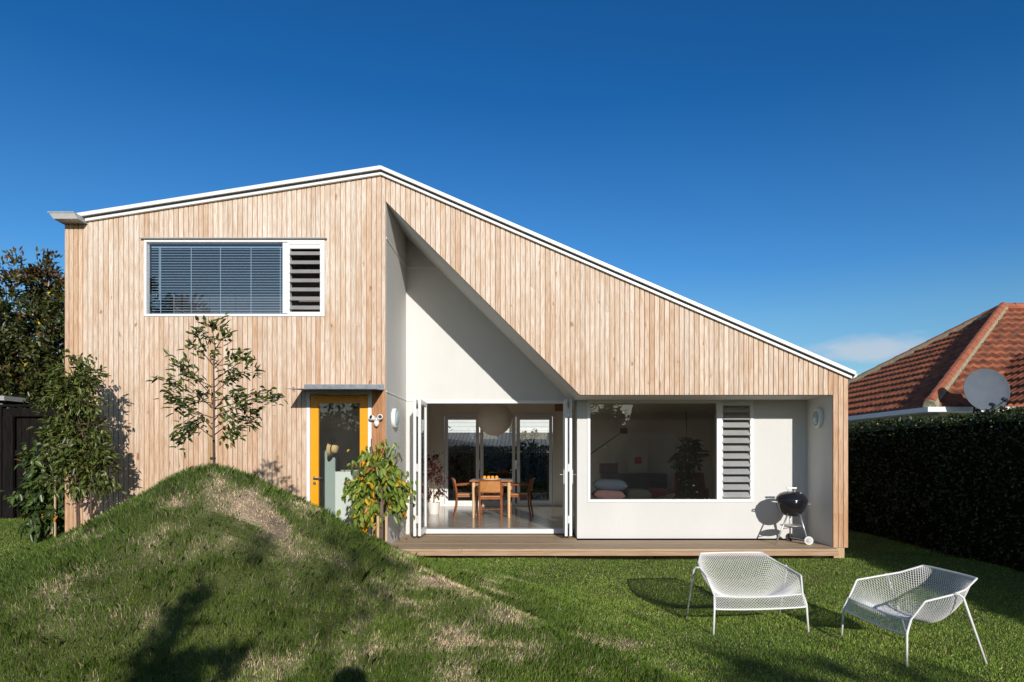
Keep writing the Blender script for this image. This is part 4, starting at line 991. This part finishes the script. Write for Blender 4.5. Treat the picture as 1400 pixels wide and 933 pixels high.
# shrubs against the house
def shrub_from(name, label, px_boxes, Y, n, Ln, Wd, palette, wts, m, stems, seed, dz=.25, clump=.1, hang=.3, base_y=None, bark='bark2', twig=40):
    """px_boxes: (px,py,rx_px,rz_px,depth_m,weight) clusters seen in the photo; stems: list of pixel polylines"""
    g = np.random.default_rng(seed); s = Y/F
    bx = X_(stems[0][0][0], Y); b = Vector((bx, Y, gz(bx, Y))); t = thing(name, label, 'shrub', b)
    blobs = []
    for px, py, rx, rz, dp, wt in px_boxes:
        c = P(px, py, Y)-b; blobs.append(((c.x, c.y+dp*(g.random()-.5)*.4, c.z), (rx*s, dp, rz*s), wt))
    pos, nrm = crown_points(g, blobs, n, clump, .35)
    k = len(pos); dirs = nrm*.7+unit(g, k)*.7+np.array([0, -.1, -hang]); upv = unit(g, k)*.6+np.array([0, -.2, .8])
    leaf_obj('foliage', pos, dirs, upv, Ln*(.65+.7*g.random(k)), Wd*(.65+.7*g.random(k)), pal(g, k, palette, wts), m, t, .2)
    mb = MB(); ends = []
    for pl in stems:
        pts = [P(q[0], q[1], Y)-b for q in pl]; pts[0].z = -.1; r0 = pl[0][2] if len(pl[0]) > 2 else .012
        mb.tube(pts, list(np.linspace(r0, r0*.35, len(pts))), 7); ends.append(pts)
    for _ in range(twig):
        pts = ends[g.integers(0, len(ends))]; f = .3+.7*g.random(); i = min(int(f*(len(pts)-1)), len(pts)-2); a = pts[i].lerp(pts[i+1], f*(len(pts)-1)-i)
        q = Vector(pos[g.integers(0, k)])
        if (q-a).length < .75: mb.tube([a, a.lerp(q, .5)+Vector((0, 0, .03)), q], [.004, .003, .0015], 5)
    mb.build('stem', M[bark], t, smooth=True); return t
G1 = [(.095, .125, .026), (.135, .165, .035), (.065, .085, .022), (.17, .14, .045)]
shrub_from('tall_shrub', 'tall feathery olive green shrub leaning against the house corner', [(100, 515, 26, 26, .2, .8), (112, 545, 30, 30, .25, 1.4), (88, 560, 24, 36, .25, 1.2), (110, 590, 40, 34, .28, 2.2), (85, 610, 26, 30, .25, 1.3), (125, 630, 28, 26, .25, 1.4), (100, 650, 30, 24, .25, 1.2), (135, 655, 22, 18, .2, .6), (108, 493, 10, 10, .1, .2), (128, 520, 8, 10, .1, .2)],
           8.75, 5200, .080, .032, G1, (4, 3, 3, .8), M['leaf'], [[(108, 720, .014), (104, 660), (98, 600), (104, 530), (108, 492)], [(112, 720, .012), (106, 650), (118, 600), (126, 540)], [(125, 715, .014), (124, 650), (112, 590), (95, 540)]], 31, clump=.10)
for px, lb in ((98, 'thin timber stake among the stems of the tall feathery shrub'),):
    s0 = P(px, 700, 8.8); s0.z = gz(s0.x, s0.y)
    o = MB().tube([(0, 0, -.1), P(97, 635, 8.8)-s0], .011, 6).build('garden_stake', M['stake2'], None); o.location = s0; tag(o, lb, 'stake', 'garden stakes')
G2 = [(.065, .105, .026), (.09, .135, .032), (.04, .062, .018), (.45, .22, .02)]
shrub_from('broadleaf_shrub', 'low glossy broad leaved shrub at the foot of the black fence', [(55, 640, 26, 24, .3, 1.4), (72, 665, 20, 30, .3, 1.5), (48, 680, 20, 26, .3, 1.3), (66, 705, 26, 18, .3, 1.3), (82, 690, 10, 30, .2, .6)], 10.4, 1700, .12, .062, G2, (4, 3, 3, .25), M['glossy'],
           [(( 70, 725, .012), (66, 680), (60, 640), (56, 622)), ((74, 725, .01), (78, 680), (80, 650))], 33, clump=.12, hang=.7)
s0 = P(75.5, 712, 10.2); s0.z = gz(s0.x, s0.y)
o = MB().box(-.010, .010, -.010, .010, -.1, Z_(645, 10.2)-s0.z).build('garden_stake', M['stake2'], None); o.location = s0; tag(o, 'square timber stake rising through the low glossy shrub', 'stake', 'garden stakes')
G3 = [(.18, .26, .03), (.26, .33, .05), (.095, .15, .025), (.66, .40, .03), (.52, .19, .03)]
shrub_from('persimmon_tree', 'small persimmon tree with yellowing leaves between the yellow door and the deck', [(505, 640, 14, 24, .16, .8), (510, 612, 9, 14, .1, .35), (540, 630, 14, 16, .14, .4), (550, 655, 12, 22, .16, .5), (522, 655, 28, 26, .24, 2.4), (500, 672, 22, 16, .2, 1.1), (540, 685, 16, 18, .2, .8), (512, 695, 22, 14, .2, 1.0), (484, 668, 8, 12, .1, .3), (494, 690, 10, 12, .12, .35)],
           9.2, 1150, .098, .050, G3, (5, 4, 2.5, 1.5, .4), M['leaf'], [[(522, 740, .028), (521, 705), (522, 670), (508, 635), (508, 600)], [(522, 740, .02), (523, 690), (536, 650), (545, 620)]], 35, clump=.15, hang=1.3, bark='bark', twig=50)
for px, lb in ((517, 'pale timber stake before the persimmon trunk nearer the yellow door'), (528.5, 'pale timber stake before the persimmon trunk nearer the deck')):
    s0 = P(px, 735, 9.1); s0.z = gz(s0.x, s0.y); o = MB().box(-.016, .016, -.016, .016, -.1, Z_(706, 9.1)-s0.z).build('garden_stake', M['stake2'], None); o.location = s0; tag(o, lb, 'stake', 'garden stakes')

# ------------------------------------------------------------------ left side: fence, shed, big tree
fy = 13.0
fc = thing('black_fence', 'black stained timber fence with rails beside the house', 'fence', (X_(20, fy), fy, 0))
gzf = gz(-9.5, fy)
pb = MB(); x = -14.5
while x < XL-.05:
    pb.box(x, x+.142, fy, fy+.018, gzf-.05, Z_(562, fy)+.012*random.random()); x += .15
pb.build('boards', M['blackfence'], fc, world=True)
for px in (632-0, 0):
    pass
for xx in (X_(4, fy), X_(-120, fy), -7.3):
    mb = MB(); mb.box(xx-.06, xx+.075, fy-.14, fy-.002, gzf-.2, Z_(556, fy)); mb.build('post', M['blackfence'], fc, world=True, bevel=.004)
for py in (619, 683):
    mb = MB(); zc = Z_(py, fy); mb.box(-14.5, XL-.05, fy-.06, fy-.002, zc-.045, zc+.045); mb.build('rail', M['blackfence'], fc, world=True, bevel=.004)
mb = MB(); zc = Z_(557, fy); mb.box(-14.5, XL-.05, fy-.15, fy+.05, zc-.0, zc+.04); mb.build('capping', M['blackfence'], fc, world=True, bevel=.004)
mb = MB(); mb.box(X_(10, fy), X_(24, fy), fy-.12, fy-.062, gzf, Z_(570, fy)); mb.box(X_(10, fy), -7.4, fy-.10, fy-.062, Z_(570, fy), Z_(559, fy)); mb.build('gate_frame', M['blackfence'], fc, world=True)
sh = thing('garden_shed', 'white weatherboard shed with a grey metal roof edge behind the black fence', 'shed', (-12.4, 15.2, 0))
mb = MB()
for k in range(16): z0 = .2+k*.15; mb.prism([(-2, z0), (.55, z0), (.55, z0+.15), (-2, z0+.15)], -.004*1-(.0), 2)
mb.v = [(v[0], v[1]-.02*(1-((v[2]-.2) % .15)/.15), v[2]) for v in mb.v]
mb.build('wall', M['weather'], sh)
zr = Z_(546, 15.2); mb = MB(); mb.prism([(-2.2, zr+.18), (.72, zr-.0), (.72, zr+.05), (-2.2, zr+.26)], -.2, 2.2); mb.build('roof', M['tin'], sh)
mb = MB(); mb.box(.72, .82, -.2, 2.2, zr-.04, zr+.06); mb.build('gutter', M['gutter'], sh)
GM = [(.062, .074, .019), (.100, .112, .028), (.034, .042, .013), (.14, .065, .035), (.60, .42, .02)]
MT_ = (-12.7, 16.8, 0)
def magnolia():
    g = np.random.default_rng(51); b = Vector((-12.9, 17.2, gz(-12.9, 17.2)))
    t = thing('magnolia_tree', 'big dark glossy leaved tree with bronze tips behind the black fence', 'tree', b)
    bl = []
    for k in range(42):
        u = unit(g, 1)[0]; r = .55+.45*g.random(); c = np.array([u[0]*2.7*r, u[1]*1.9*r, 3.55+u[2]*2.05*r]); rd = .55+.5*g.random(); bl.append((tuple(c), (rd, rd, rd*.9), rd**2))
    for c in ((1.9, -.6, 4.95), (2.5, -.5, 4.7), (.9, -.6, 5.45), (1.6, -.9, 3.2), (2.4, -.9, 2.4), (2.9, -.3, 3.6), (.9, -1.4, 2.6), (1.9, -1.2, 1.7), (2.6, -.5, 1.9), (.4, -1.2, 4.2), (1.4, -1.2, 4.2), (2.2, -.6, 4.2), (2.3, -1.0, 3.0), (1.6, -1.2, 2.5), (2.7, -.6, 2.9), (2.4, -.9, 1.6), (.6, -1.4, 3.4), (.0, -1.3, 2.4), (-.6, -1, 3.6), (1.2, -.4, 4.9), (3.0, -.2, 4.5), (3.0, 0, 2.2)): bl.append((c, (.7, .6, .6), .9))
    pos, nrm = crown_points(g, bl, 52000, .18, .2); k = len(pos)
    pos = pos[pos[:, 0]+b.x < XL-.4-(pos[:, 1]+b.y < 17)*1.0]; nrm = nrm[:len(pos)]; k = len(pos)
    cols = pal(g, k, GM, (4, 3, 4, .8, .10)); hi = pos[:, 2] > 5.0+.5*g.random(k)
    cols[hi] = pal(g, int(hi.sum()), [(.16, .08, .035), (.09, .075, .024), (.05, .06, .02)], (3, 3, 3))
    leaf_obj('crown', pos, nrm*.8+unit(g, k)*.6+np.array([0, 0, .2]), unit(g, k)*.7+np.array([0, -.2, .8]), .128*(.7+.6*g.random(k)), .058*(.7+.6*g.random(k)), cols, M['glossy'], t)
    mb = MB(); mb.tube([(0, 0, -.1), (.1, 0, 1.2), (.0, .1, 2.8), (.1, 0, 4.6)], [.17, .13, .1, .04], 10)
    for i in range(26):
        q = Vector(pos[g.integers(0, k)]); a = Vector((.05, 0, .8+2.6*g.random())); mb.tube([a, a.lerp(q, .5)+Vector((0, 0, .25)), q], [.05, .03, .008], 6)
    mb.build('trunk', M['bark'], t, smooth=True)
magnolia()

# ------------------------------------------------------------------ right side: hedge, neighbour's tiled house, dish
def hedge(name, label, x0, x1, y0, y1, zt, n, seed, Ln=.055, Wd=.03, cols=None, dens_face=None):
    g = np.random.default_rng(seed); c = Vector(((x0+x1)/2, (y0+y1)/2, gz((x0+x1)/2, (y0+y1)/2))); t = thing(name, label, 'hedge', c)
    mb = MB(); mb.box(x0+.09, x1-.09, y0+.09, y1-.09, c.z, zt-.10); mb.build('shade_core', M['hedgecore'], t, world=True)  # near-black box stands in for the shade deep inside the hedge
    fw = [(y1-y0)*zt, (y1-y0)*(x1-x0)*1.6, (x1-x0)*zt, (y1-y0)*zt*.3]
    f = g.choice(4, n, p=np.array(fw)/sum(fw)); u, v = g.random(n), g.random(n)
    X = np.where(f == 0, x0, np.where(f == 3, x1, x0+(x1-x0)*v)); Y = np.where(f == 2, y0, y0+(y1-y0)*u); Z = np.where(f == 1, zt, c.z+(zt-c.z)*np.where(f == 2, u, v))
    nr = np.stack([np.where(f == 0, -1., np.where(f == 3, 1., 0)), np.where(f == 2, -1., 0), np.where(f == 1, 1., 0)], 1)
    bump = (fbm(Y*1.5+X, Z*1.5, seed, 4)-.5)*.30; ins = -np.abs(g.normal(size=n))*.05
    pos = np.stack([X, Y, Z], 1)+nr*(bump+ins+.02)[:, None]; pos[:, 2] += (fbm(Y*2.2, X*2.2, seed+3, 4)-.5)*.17*(Z > zt-.15)
    d = nr*.5+unit(g, n)*.9+np.array([0, 0, .15])
    leaf_obj('foliage', pos-np.array(c), d, nr*.5+unit(g, n)*.7, Ln*(.6+.8*g.random(n)), Wd*(.6+.8*g.random(n)), pal(g, n, cols or [(.032, .050, .013), (.048, .072, .018), (.020, .030, .010), (.10, .12, .03)], (4, 3, 3, .6)), M['leaf'], t)
    return t
hedge('hedge', 'tall clipped dark green hedge along the side of the lawn', 6.1, 7.1, -3.0, 17.5, 1.98, 52000, 61)

def hedge_top_sprigs(): pass
NH = Vector((X_(1271, 16.5), 16.5, 0)); eave = Z_(557, 16.5)
nb = thing('tiled_house', 'white house with a weathered terracotta tile hip roof behind the hedge', 'house', NH)
a_ = 5.75; rise = 3.60; W2, D2 = 17.0, 11.5
mb = MB(); mb.box(.55, W2-.5, .55, D2-.5, -.1, eave-.03); mb.build('wall', M['weather'], nb)
mb = MB(); mb.box(-.02, W2, -.10, 0, eave-.12, eave+.005); mb.box(-.10, 0, -.10, D2, eave-.12, eave+.005); mb.box(0, W2, 0, D2, eave-.10, eave-.04); mb.build('gutter', M['alu'], nb, bevel=.01)
def tile_face(origin, ex, ey, length, cut0, cut1, rows=15):
    """ex along the eave, ey up the slope in plan; rows of overlapping pan tiles, cut0/cut1 : inward run per unit of plan run at both ends"""
    g = np.random.default_rng(int(length*10)); v = []; f = []; o, ex, ey = map(Vector, (origin, ex, ey))
    per = .255; sub = 6
    for r in range(rows):
        p0 = a_*r/rows; p1 = a_*(r+1.28)/rows
        lo, hi = cut0*p0, length-cut1*p0
        n = max(2, int((hi-lo)/per*sub)); base = len(v)
        for k in range(n+1):
            s = lo+(hi-lo)*k/n; ph = (s/per) % 1
            wv = .019*math.cos(2*math.pi*ph)+(.012 if ph < .12 else 0)+.006*math.sin(91.7*int(s/per)+17.3*r)
            h0 = rise*p0/a_+.085+wv; h1 = rise*p1/a_+.0+wv*.9
            s1 = min(max(s, cut0*p1*.98), length-cut1*p1*.98)
            jit = .008*math.sin(37.0*int(s/per)+r*11.3)
            A = o+ex*s+ey*(p0+jit); B = o+ex*s1+ey*p1
            v += [(A.x, A.y, o.z+h0-.085), (A.x, A.y, o.z+h0), (B.x, B.y, o.z+h1)]
        for k in range(n):
            b = base+k*3; f += [(b, b+3, b+4, b+1), (b+1, b+4, b+5, b+2)]
    return v, f
mb = MB(); O = (0, 0, eave)
mb.add(*tile_face((0, 0, eave), (1, 0, 0), (0, 1, 0), W2, 1, 1)); mb.add(*tile_face((0, D2, eave), (0, -1, 0), (1, 0, 0), D2, 1, 1))
rfo = mb.build('roof', M['tile'], nb, fix=False)
mb = MB(); mb.prism([(0, eave-.03), (W2, eave-.03), (W2-a_, eave+rise-.08), (a_, eave+rise-.08)], a_-.02, a_+.02)
mb.add([(0, 0, eave-.03), (a_, a_, eave+rise-.06), (0, D2, eave-.03)], [(0, 1, 2)]); mb.add([(0, 0, eave-.03), (W2, 0, eave-.03), (W2-a_, a_, eave+rise-.06), (a_, a_, eave+rise-.06)], [(0, 1, 2, 3)])
mb.add([(0, D2, eave-.03), (W2, D2, eave-.03), (W2-a_, a_, eave+rise-.06), (a_, a_, eave+rise-.06)], [(0, 1, 2, 3)]); mb.build('roof_deck', M['tile'], nb)
def caps(p, q, n, r=.12):
    mb = MB(); p, q = Vector(p), Vector(q)
    for k in range(n):
        a = p.lerp(q, k/n); b = p.lerp(q, (k+1.06)/n); up = Vector((0, 0, .05))
        mb.tube([a+up*1.12, b+up*.88], [r*1.03, r*.97], 10)
    return mb
caps((0, 0, eave+.07), (a_, a_, eave+rise+.07), 15, .115).build('hip_tiles', M['ridge'], nb)
caps((0, D2, eave+.04), (a_, a_, eave+rise+.04), 15, .11).build('hip_tiles', M['ridge'], nb)
caps((a_, a_, eave+rise+.03), (W2-a_, a_, eave+rise+.03), 16).build('ridge_tiles', M['ridge'], nb)
mo = MB()
for p, q in (((0, 0, eave), (a_, a_, eave+rise)), ((0, D2, eave), (a_, a_, eave+rise))):
    p, q = Vector(p), Vector(q); mo.tube([p+Vector((-.02, -.02, .03)), q], [.145, .145], 8)
mo.box(-.03, .22, -.03, .22, eave+.0, eave+.16)
mo.build('mortar', M['mortar'], nb)
# projecting wing of the tiled house
mb = MB(); wx = X_(1390, 15.6)-NH.x
wv = Vector((0, 0, 0)); vs_, fs_ = [], []
for r in range(8):
    p0, p1 = .34*r, .34*(r+1.25)
    for k in range(60):
        s = k*.06; w_ = .03*math.cos(2*math.pi*s/.235)
        x0_ = wx+p0*.95
        vs_ += [(wx+p0, -1.4+s, eave+.02+p0*.66+w_), (wx+p0, -1.4+s, eave+.08+p0*.66+w_), (wx+p1, -1.4+s, eave+.02+p1*.66+w_)]
    b0 = r*180
    for k in range(59): b = b0+k*3; fs_ += [(b, b+3, b+4, b+1), (b+1, b+4, b+5, b+2)]
mb.add(vs_, fs_); mb.build('wing_roof', M['tile'], nb, fix=False)
mb = MB(); mb.box(wx+.4, wx+3.0, -1.0, .6, 0, eave-.02); mb.build('wing_wall', M['weather'], nb)
# satellite dish
dy_ = 15.9; dc = P(1346.5, 535, dy_)
sd = thing('satellite_dish', 'grey satellite dish mounted at the gutter of the tiled house', 'satellite dish', dc)
Md = (Matrix.Rotation(R(-10), 3, 'Z') @ Matrix.Rotation(R(90-14), 3, 'X'))
mb = MB(); Rd = .495
mb.lathe([(0, .0), (.15, .008), (.3, .033), (.42, .066), (Rd-.012, .092), (Rd, .100), (Rd+.006, .092), (Rd-.02, .07), (.3, .015), (.15, -.012), (0, -.02)], (0, 0, 0), 48, 'z', Md @ Matrix.Diagonal((.98, 1.04, 1)).to_3x3()); mb.build('reflector', M['dish'], sd, smooth=True)
f0 = Md @ Vector((.03, -.50, .06)); f1 = Md @ Vector((.06, -.28, .42))
lo = Vector((.06, -.10, -.47)); tip = Vector((.15, -.46, -.25))
mb = MB(); mb.tube([lo, tip], .02, 8); mb.build('feed_arm', M['galv'], sd)
mb = MB(); d = (Vector((0, 0, .1))-tip).normalized(); mb.tube([tip-d*.05, tip+d*.03, tip+d*.07], [.03, .035, .045], 12); mb.tube([tip+Vector((-.06, 0, .02)), tip+Vector((.06, 0, .02))], .025, 10); mb.build('receiver', M['black'], sd)
mb = MB(); mb.tube([(0, .06, 0), (0, .30, -.05), (0, .42, -.55)], .022, 8); mb.lathe([(0, 0), (.05, 0), (.06, .08), (0, .09)], (-.2, -.06, -.5), 12); mb.build('bracket', M['black'], sd)

# ------------------------------------------------------------------ behind the house (seen through the garden doors)
hedge('hedge', 'dark garden hedge seen through the far glass doors of the dining room', -5.5, 3.2, 22.4, 23.6, 1.62, 9000, 66, .085, .05)
bk = thing('weatherboard_house', 'white weatherboard house with a grey lean-to roof seen through the garden doors', 'house', (-1, 27, 0))
mb = MB()
for k in range(26): z0 = k*.16; mb.add([(-7, -.028, z0), (6, -.028, z0), (6, 0, z0+.16), (-7, 0, z0+.16), (-7, 0, z0), (6, 0, z0)], [(0, 1, 2, 3), (4, 5, 1, 0)])
mb.box(-7, 6, .02, 6, -.1, 4.16); mb.build('wall', M['weather'], bk)
mb = MB(); mb.add([(-7.3, -.5, 4.1), (6.3, -.5, 4.1), (6.3, 3, 5.6), (-7.3, 3, 5.6), (6.3, 6.5, 4.1), (-7.3, 6.5, 4.1)], [(0, 1, 2, 3), (3, 2, 4, 5)]); mb.build('roof', M['tin'], bk)
mb = MB(); mb.prism([(-7, 2.28), (6, 2.28), (6, 2.33), (-7, 2.33)], -.03, -.02)
for k in range(86): x = -7+k*.15; mb.add([(x, -2.2, 1.75), (x+.13, -2.2, 1.75), (x+.13, -.03, 2.3), (x, -.03, 2.3), (x+.14, -2.2, 1.79), (x+.14, -.03, 2.34), (x+.15, -2.2, 1.75), (x+.15, -.03, 2.3)], [(0, 1, 2, 3), (1, 4, 5, 2), (4, 6, 7, 5)])
mb.build('lean_to_roof', M['tin'], bk); mb = MB(); mb.box(-7, 6, -2.1, -.03, 0, 1.74); mb.build('lean_to_wall', M['tin'], bk)
mb = MB(); mb.box(.15, .55, -.06, -.03, 2.35, 3.3); mb.build('window', M['darkwood'], bk)
for x, y, h, lb, sd_ in ((-2.7, 20.4, 2.5, 'dark shrub outside the garden doors behind the left dining chair', 71), (-.1, 20.8, 2.35, 'dark shrub outside the garden doors behind the paper lantern', 72)):
    bush('garden_shrub', lb, 'shrub', (x, y, gz(x, y)), [((0, 0, h*.62), (.34, .34, h*.36), 1), ((.08, 0, h*.35), (.45, .4, h*.28), 1)], 900, .12, .05, [(.02, .035, .012), (.03, .05, .015)], (1, 1), M['leaf'], clump=.12, seed=sd_, group='shrubs outside the garden doors')

# ------------------------------------------------------------------ behind the photographer (seen in reflections and by their shadows)
bfc = thing('paling_fence', 'grey paling fence at the far end of the garden reflected in the door glass', 'fence', (-2, -7.5, 0))
mb = MB(); x = -16
while x < 6: mb.box(x, x+.145, -7.5, -7.48, -.1, 2.36+.03*random.random()); x += .15
mb.build('palings', M['greyfence'], bfc, world=True)
for z in (.5, 1.25, 2.05): mb = MB(); mb.box(-16, 6, -7.48+.001, -7.43, z, z+.09); mb.build('rail', M['greyfence'], bfc, world=True)
for x in range(-15, 6, 3): mb = MB(); mb.box(x, x+.1, -7.43, -7.33, -.2, 2.4); mb.build('post', M['greyfence'], bfc, world=True)
DG = [(.020, .034, .010), (.032, .05, .014), (.10, .085, .02)]
def btree(label, x, y, h, rx, n, seed, Ln=.2, name='garden_tree', low=.3, zr=None):
    zr = zr or h*.42
    return bush(name, label, 'tree', (x, y, gz(x, y)), [((0, 0, h-zr), (rx, rx, zr), 1.4), ((-rx*.3, 0, h*low+.2), (rx*.9, rx*.9, h*.3), 1), ((rx*.35, .1, h*.5), (rx*.8, rx*.8, h*.3), 1)], n, Ln, Ln*.5, DG, (3, 3, 1), M['leaf'],
                trunk=[((0, 0, -.2), .05+h*.012), ((0, 0, h*.5), .04+h*.006), ((0, 0, h*.85), .02)], clump=.3, seed=seed, group='trees behind the photographer')
btree('broad dark tree reflected in the lower corner of the upper window', -18.5, -15, 9.6, 3.4, 6000, 81, .42)
btree('dark bushy tree behind the paling fence reflected in the yellow door', -8.4, -10.5, 4.6, 2.2, 4200, 82, .26)
btree('rounded dark tree reflected at the left of the big porch window', 3.2, -10.8, 4.3, 1.9, 5200, 83, .30)
btree('taller dark tree reflected in the middle of the big porch window', 6.1, -11.2, 5.25, 1.2, 5200, 84, .30)
btree('dark tree reflected at the right of the big porch window', 8.3, -11.5, 4.5, 1.9, 5200, 85, .30)
bush('garden_tree', 'slender tree casting the soft shadow across the mound', 'tree', (1.62, -6.9, gz(1.62, -6.9)), [((-.05, 0, 4.68), (.42, .35, .17), 1), ((.22, 0, 4.52), (.36, .3, .15), .8)], 150, .13, .06, DG, (3, 3, 1), M['leaf'], trunk=[((0, 0, -.2), .03), ((0, 0, 2.5), .02), ((0, 0, 4.6), .01)], clump=.34, seed=86, group='trees behind the photographer')
jn = bush('conifer', 'upright conifer beside the photographer casting the dark shadow on the mound', 'tree', (-.78, -1.15, gz(-.78, -1.15)), [((.03, 0, 2.28), (.07, .07, .2), .4), ((.05, 0, 1.98), (.12, .12, .22), 1), ((.34, 0, 2.0), (.07, .07, .18), .35), ((.1, 0, 1.62), (.28, .26, .28), 1.7), ((.08, .0, 1.2), (.42, .38, .40), 1.8), ((.08, 0, .7), (.5, .44, .45), 1.6)], 2600, .10, .03, DG, (3, 3, .2), M['leaf'], clump=.08, seed=87, hang=-.5, limbs=16)
rh = thing('tin_roof_house', 'low house with a ribbed roof behind the garden trees reflected in the big window', 'house', (10.5, -15.5, 0))
mb = MB(); mb.box(-4.5, 4, -2.5, 2.5, -.1, 2.6); mb.build('wall', M['greyfence'], rh)
mb = MB()
for k in range(45):
    x = -5+k*.21
    for s in (-1, 1): mb.add([(x, s*3, 2.5), (x+.15, s*3, 2.5), (x+.18, s*3, 2.55), (x+.21, s*3, 2.5), (x, 0, 4.2), (x+.15, 0, 4.2), (x+.18, 0, 4.25), (x+.21, 0, 4.2)], [(0, 1, 5, 4), (1, 2, 6, 5), (2, 3, 7, 6)])
mb.build('roof', M['ridge'], rh)

# the photographer, whose head throws the small round shadow at the foot of the mound
pe = thing('person', 'person standing at the camera in dark clothes casting a head shadow on the grass', 'person', (.06, -.34, gz(.06, -.34)))
def skin_body(name, verts, edges, rad, m, parent, root=0, sub=2):
    me = bpy.data.meshes.new(name); me.from_pydata(verts, edges, []); o = bpy.data.objects.new(name, me); COL.objects.link(o); o.parent = parent
    md = o.modifiers.new('skin', 'SKIN'); md.use_smooth_shade = True
    for i, r in enumerate(rad): me.skin_vertices[0].data[i].radius = (r, r) if not hasattr(r, '__len__') else r
    me.skin_vertices[0].data[root].use_root = True
    s = o.modifiers.new('subdivision', 'SUBSURF'); s.levels = sub; s.render_levels = sub; me.materials.append(M[m]); return o
H = 1.70
vb = [(0, 0, .93), (0, 0, 1.12), (0, -.01, 1.32), (0, -.01, 1.42), (0, .0, 1.50), (0, .03, 1.58), (0, .02, 1.64),
      (-.10, 0, .88), (-.11, .0, .48), (-.12, -.03, .08), (-.12, .10, .03), (.10, 0, .88), (.11, 0, .48), (.12, -.03, .08), (.12, .10, .03),
      (-.19, -.01, 1.38), (-.24, .02, 1.12), (-.14, .24, 1.26), (-.07, .28, 1.36), (.19, -.01, 1.38), (.24, .02, 1.12), (.14, .24, 1.26), (.07, .28, 1.36)]
eb = [(0, 1), (1, 2), (2, 3), (3, 4), (4, 5), (5, 6), (0, 7), (7, 8), (8, 9), (9, 10), (0, 11), (11, 12), (12, 13), (13, 14), (2, 15), (15, 16), (16, 17), (17, 18), (2, 19), (19, 20), (20, 21), (21, 22)]
rb = [(.15, .11), (.14, .10), (.15, .11), (.07, .06), (.055, .055), (.085, .10), (.07, .08), .085, .058, .042, .035, .085, .058, .042, .035, .058, .045, .036, .03, .058, .045, .036, .03]
skin_body('body', vb, eb, rb, 'cloth', pe)
mb = MB(); mb.lathe([(0, -.03), (.08, -.02), (.098, .04), (.088, .10), (.05, .135), (0, .145)], (0, .005, 1.565), 20); mb.build('hair', M['hair'], pe, smooth=True)
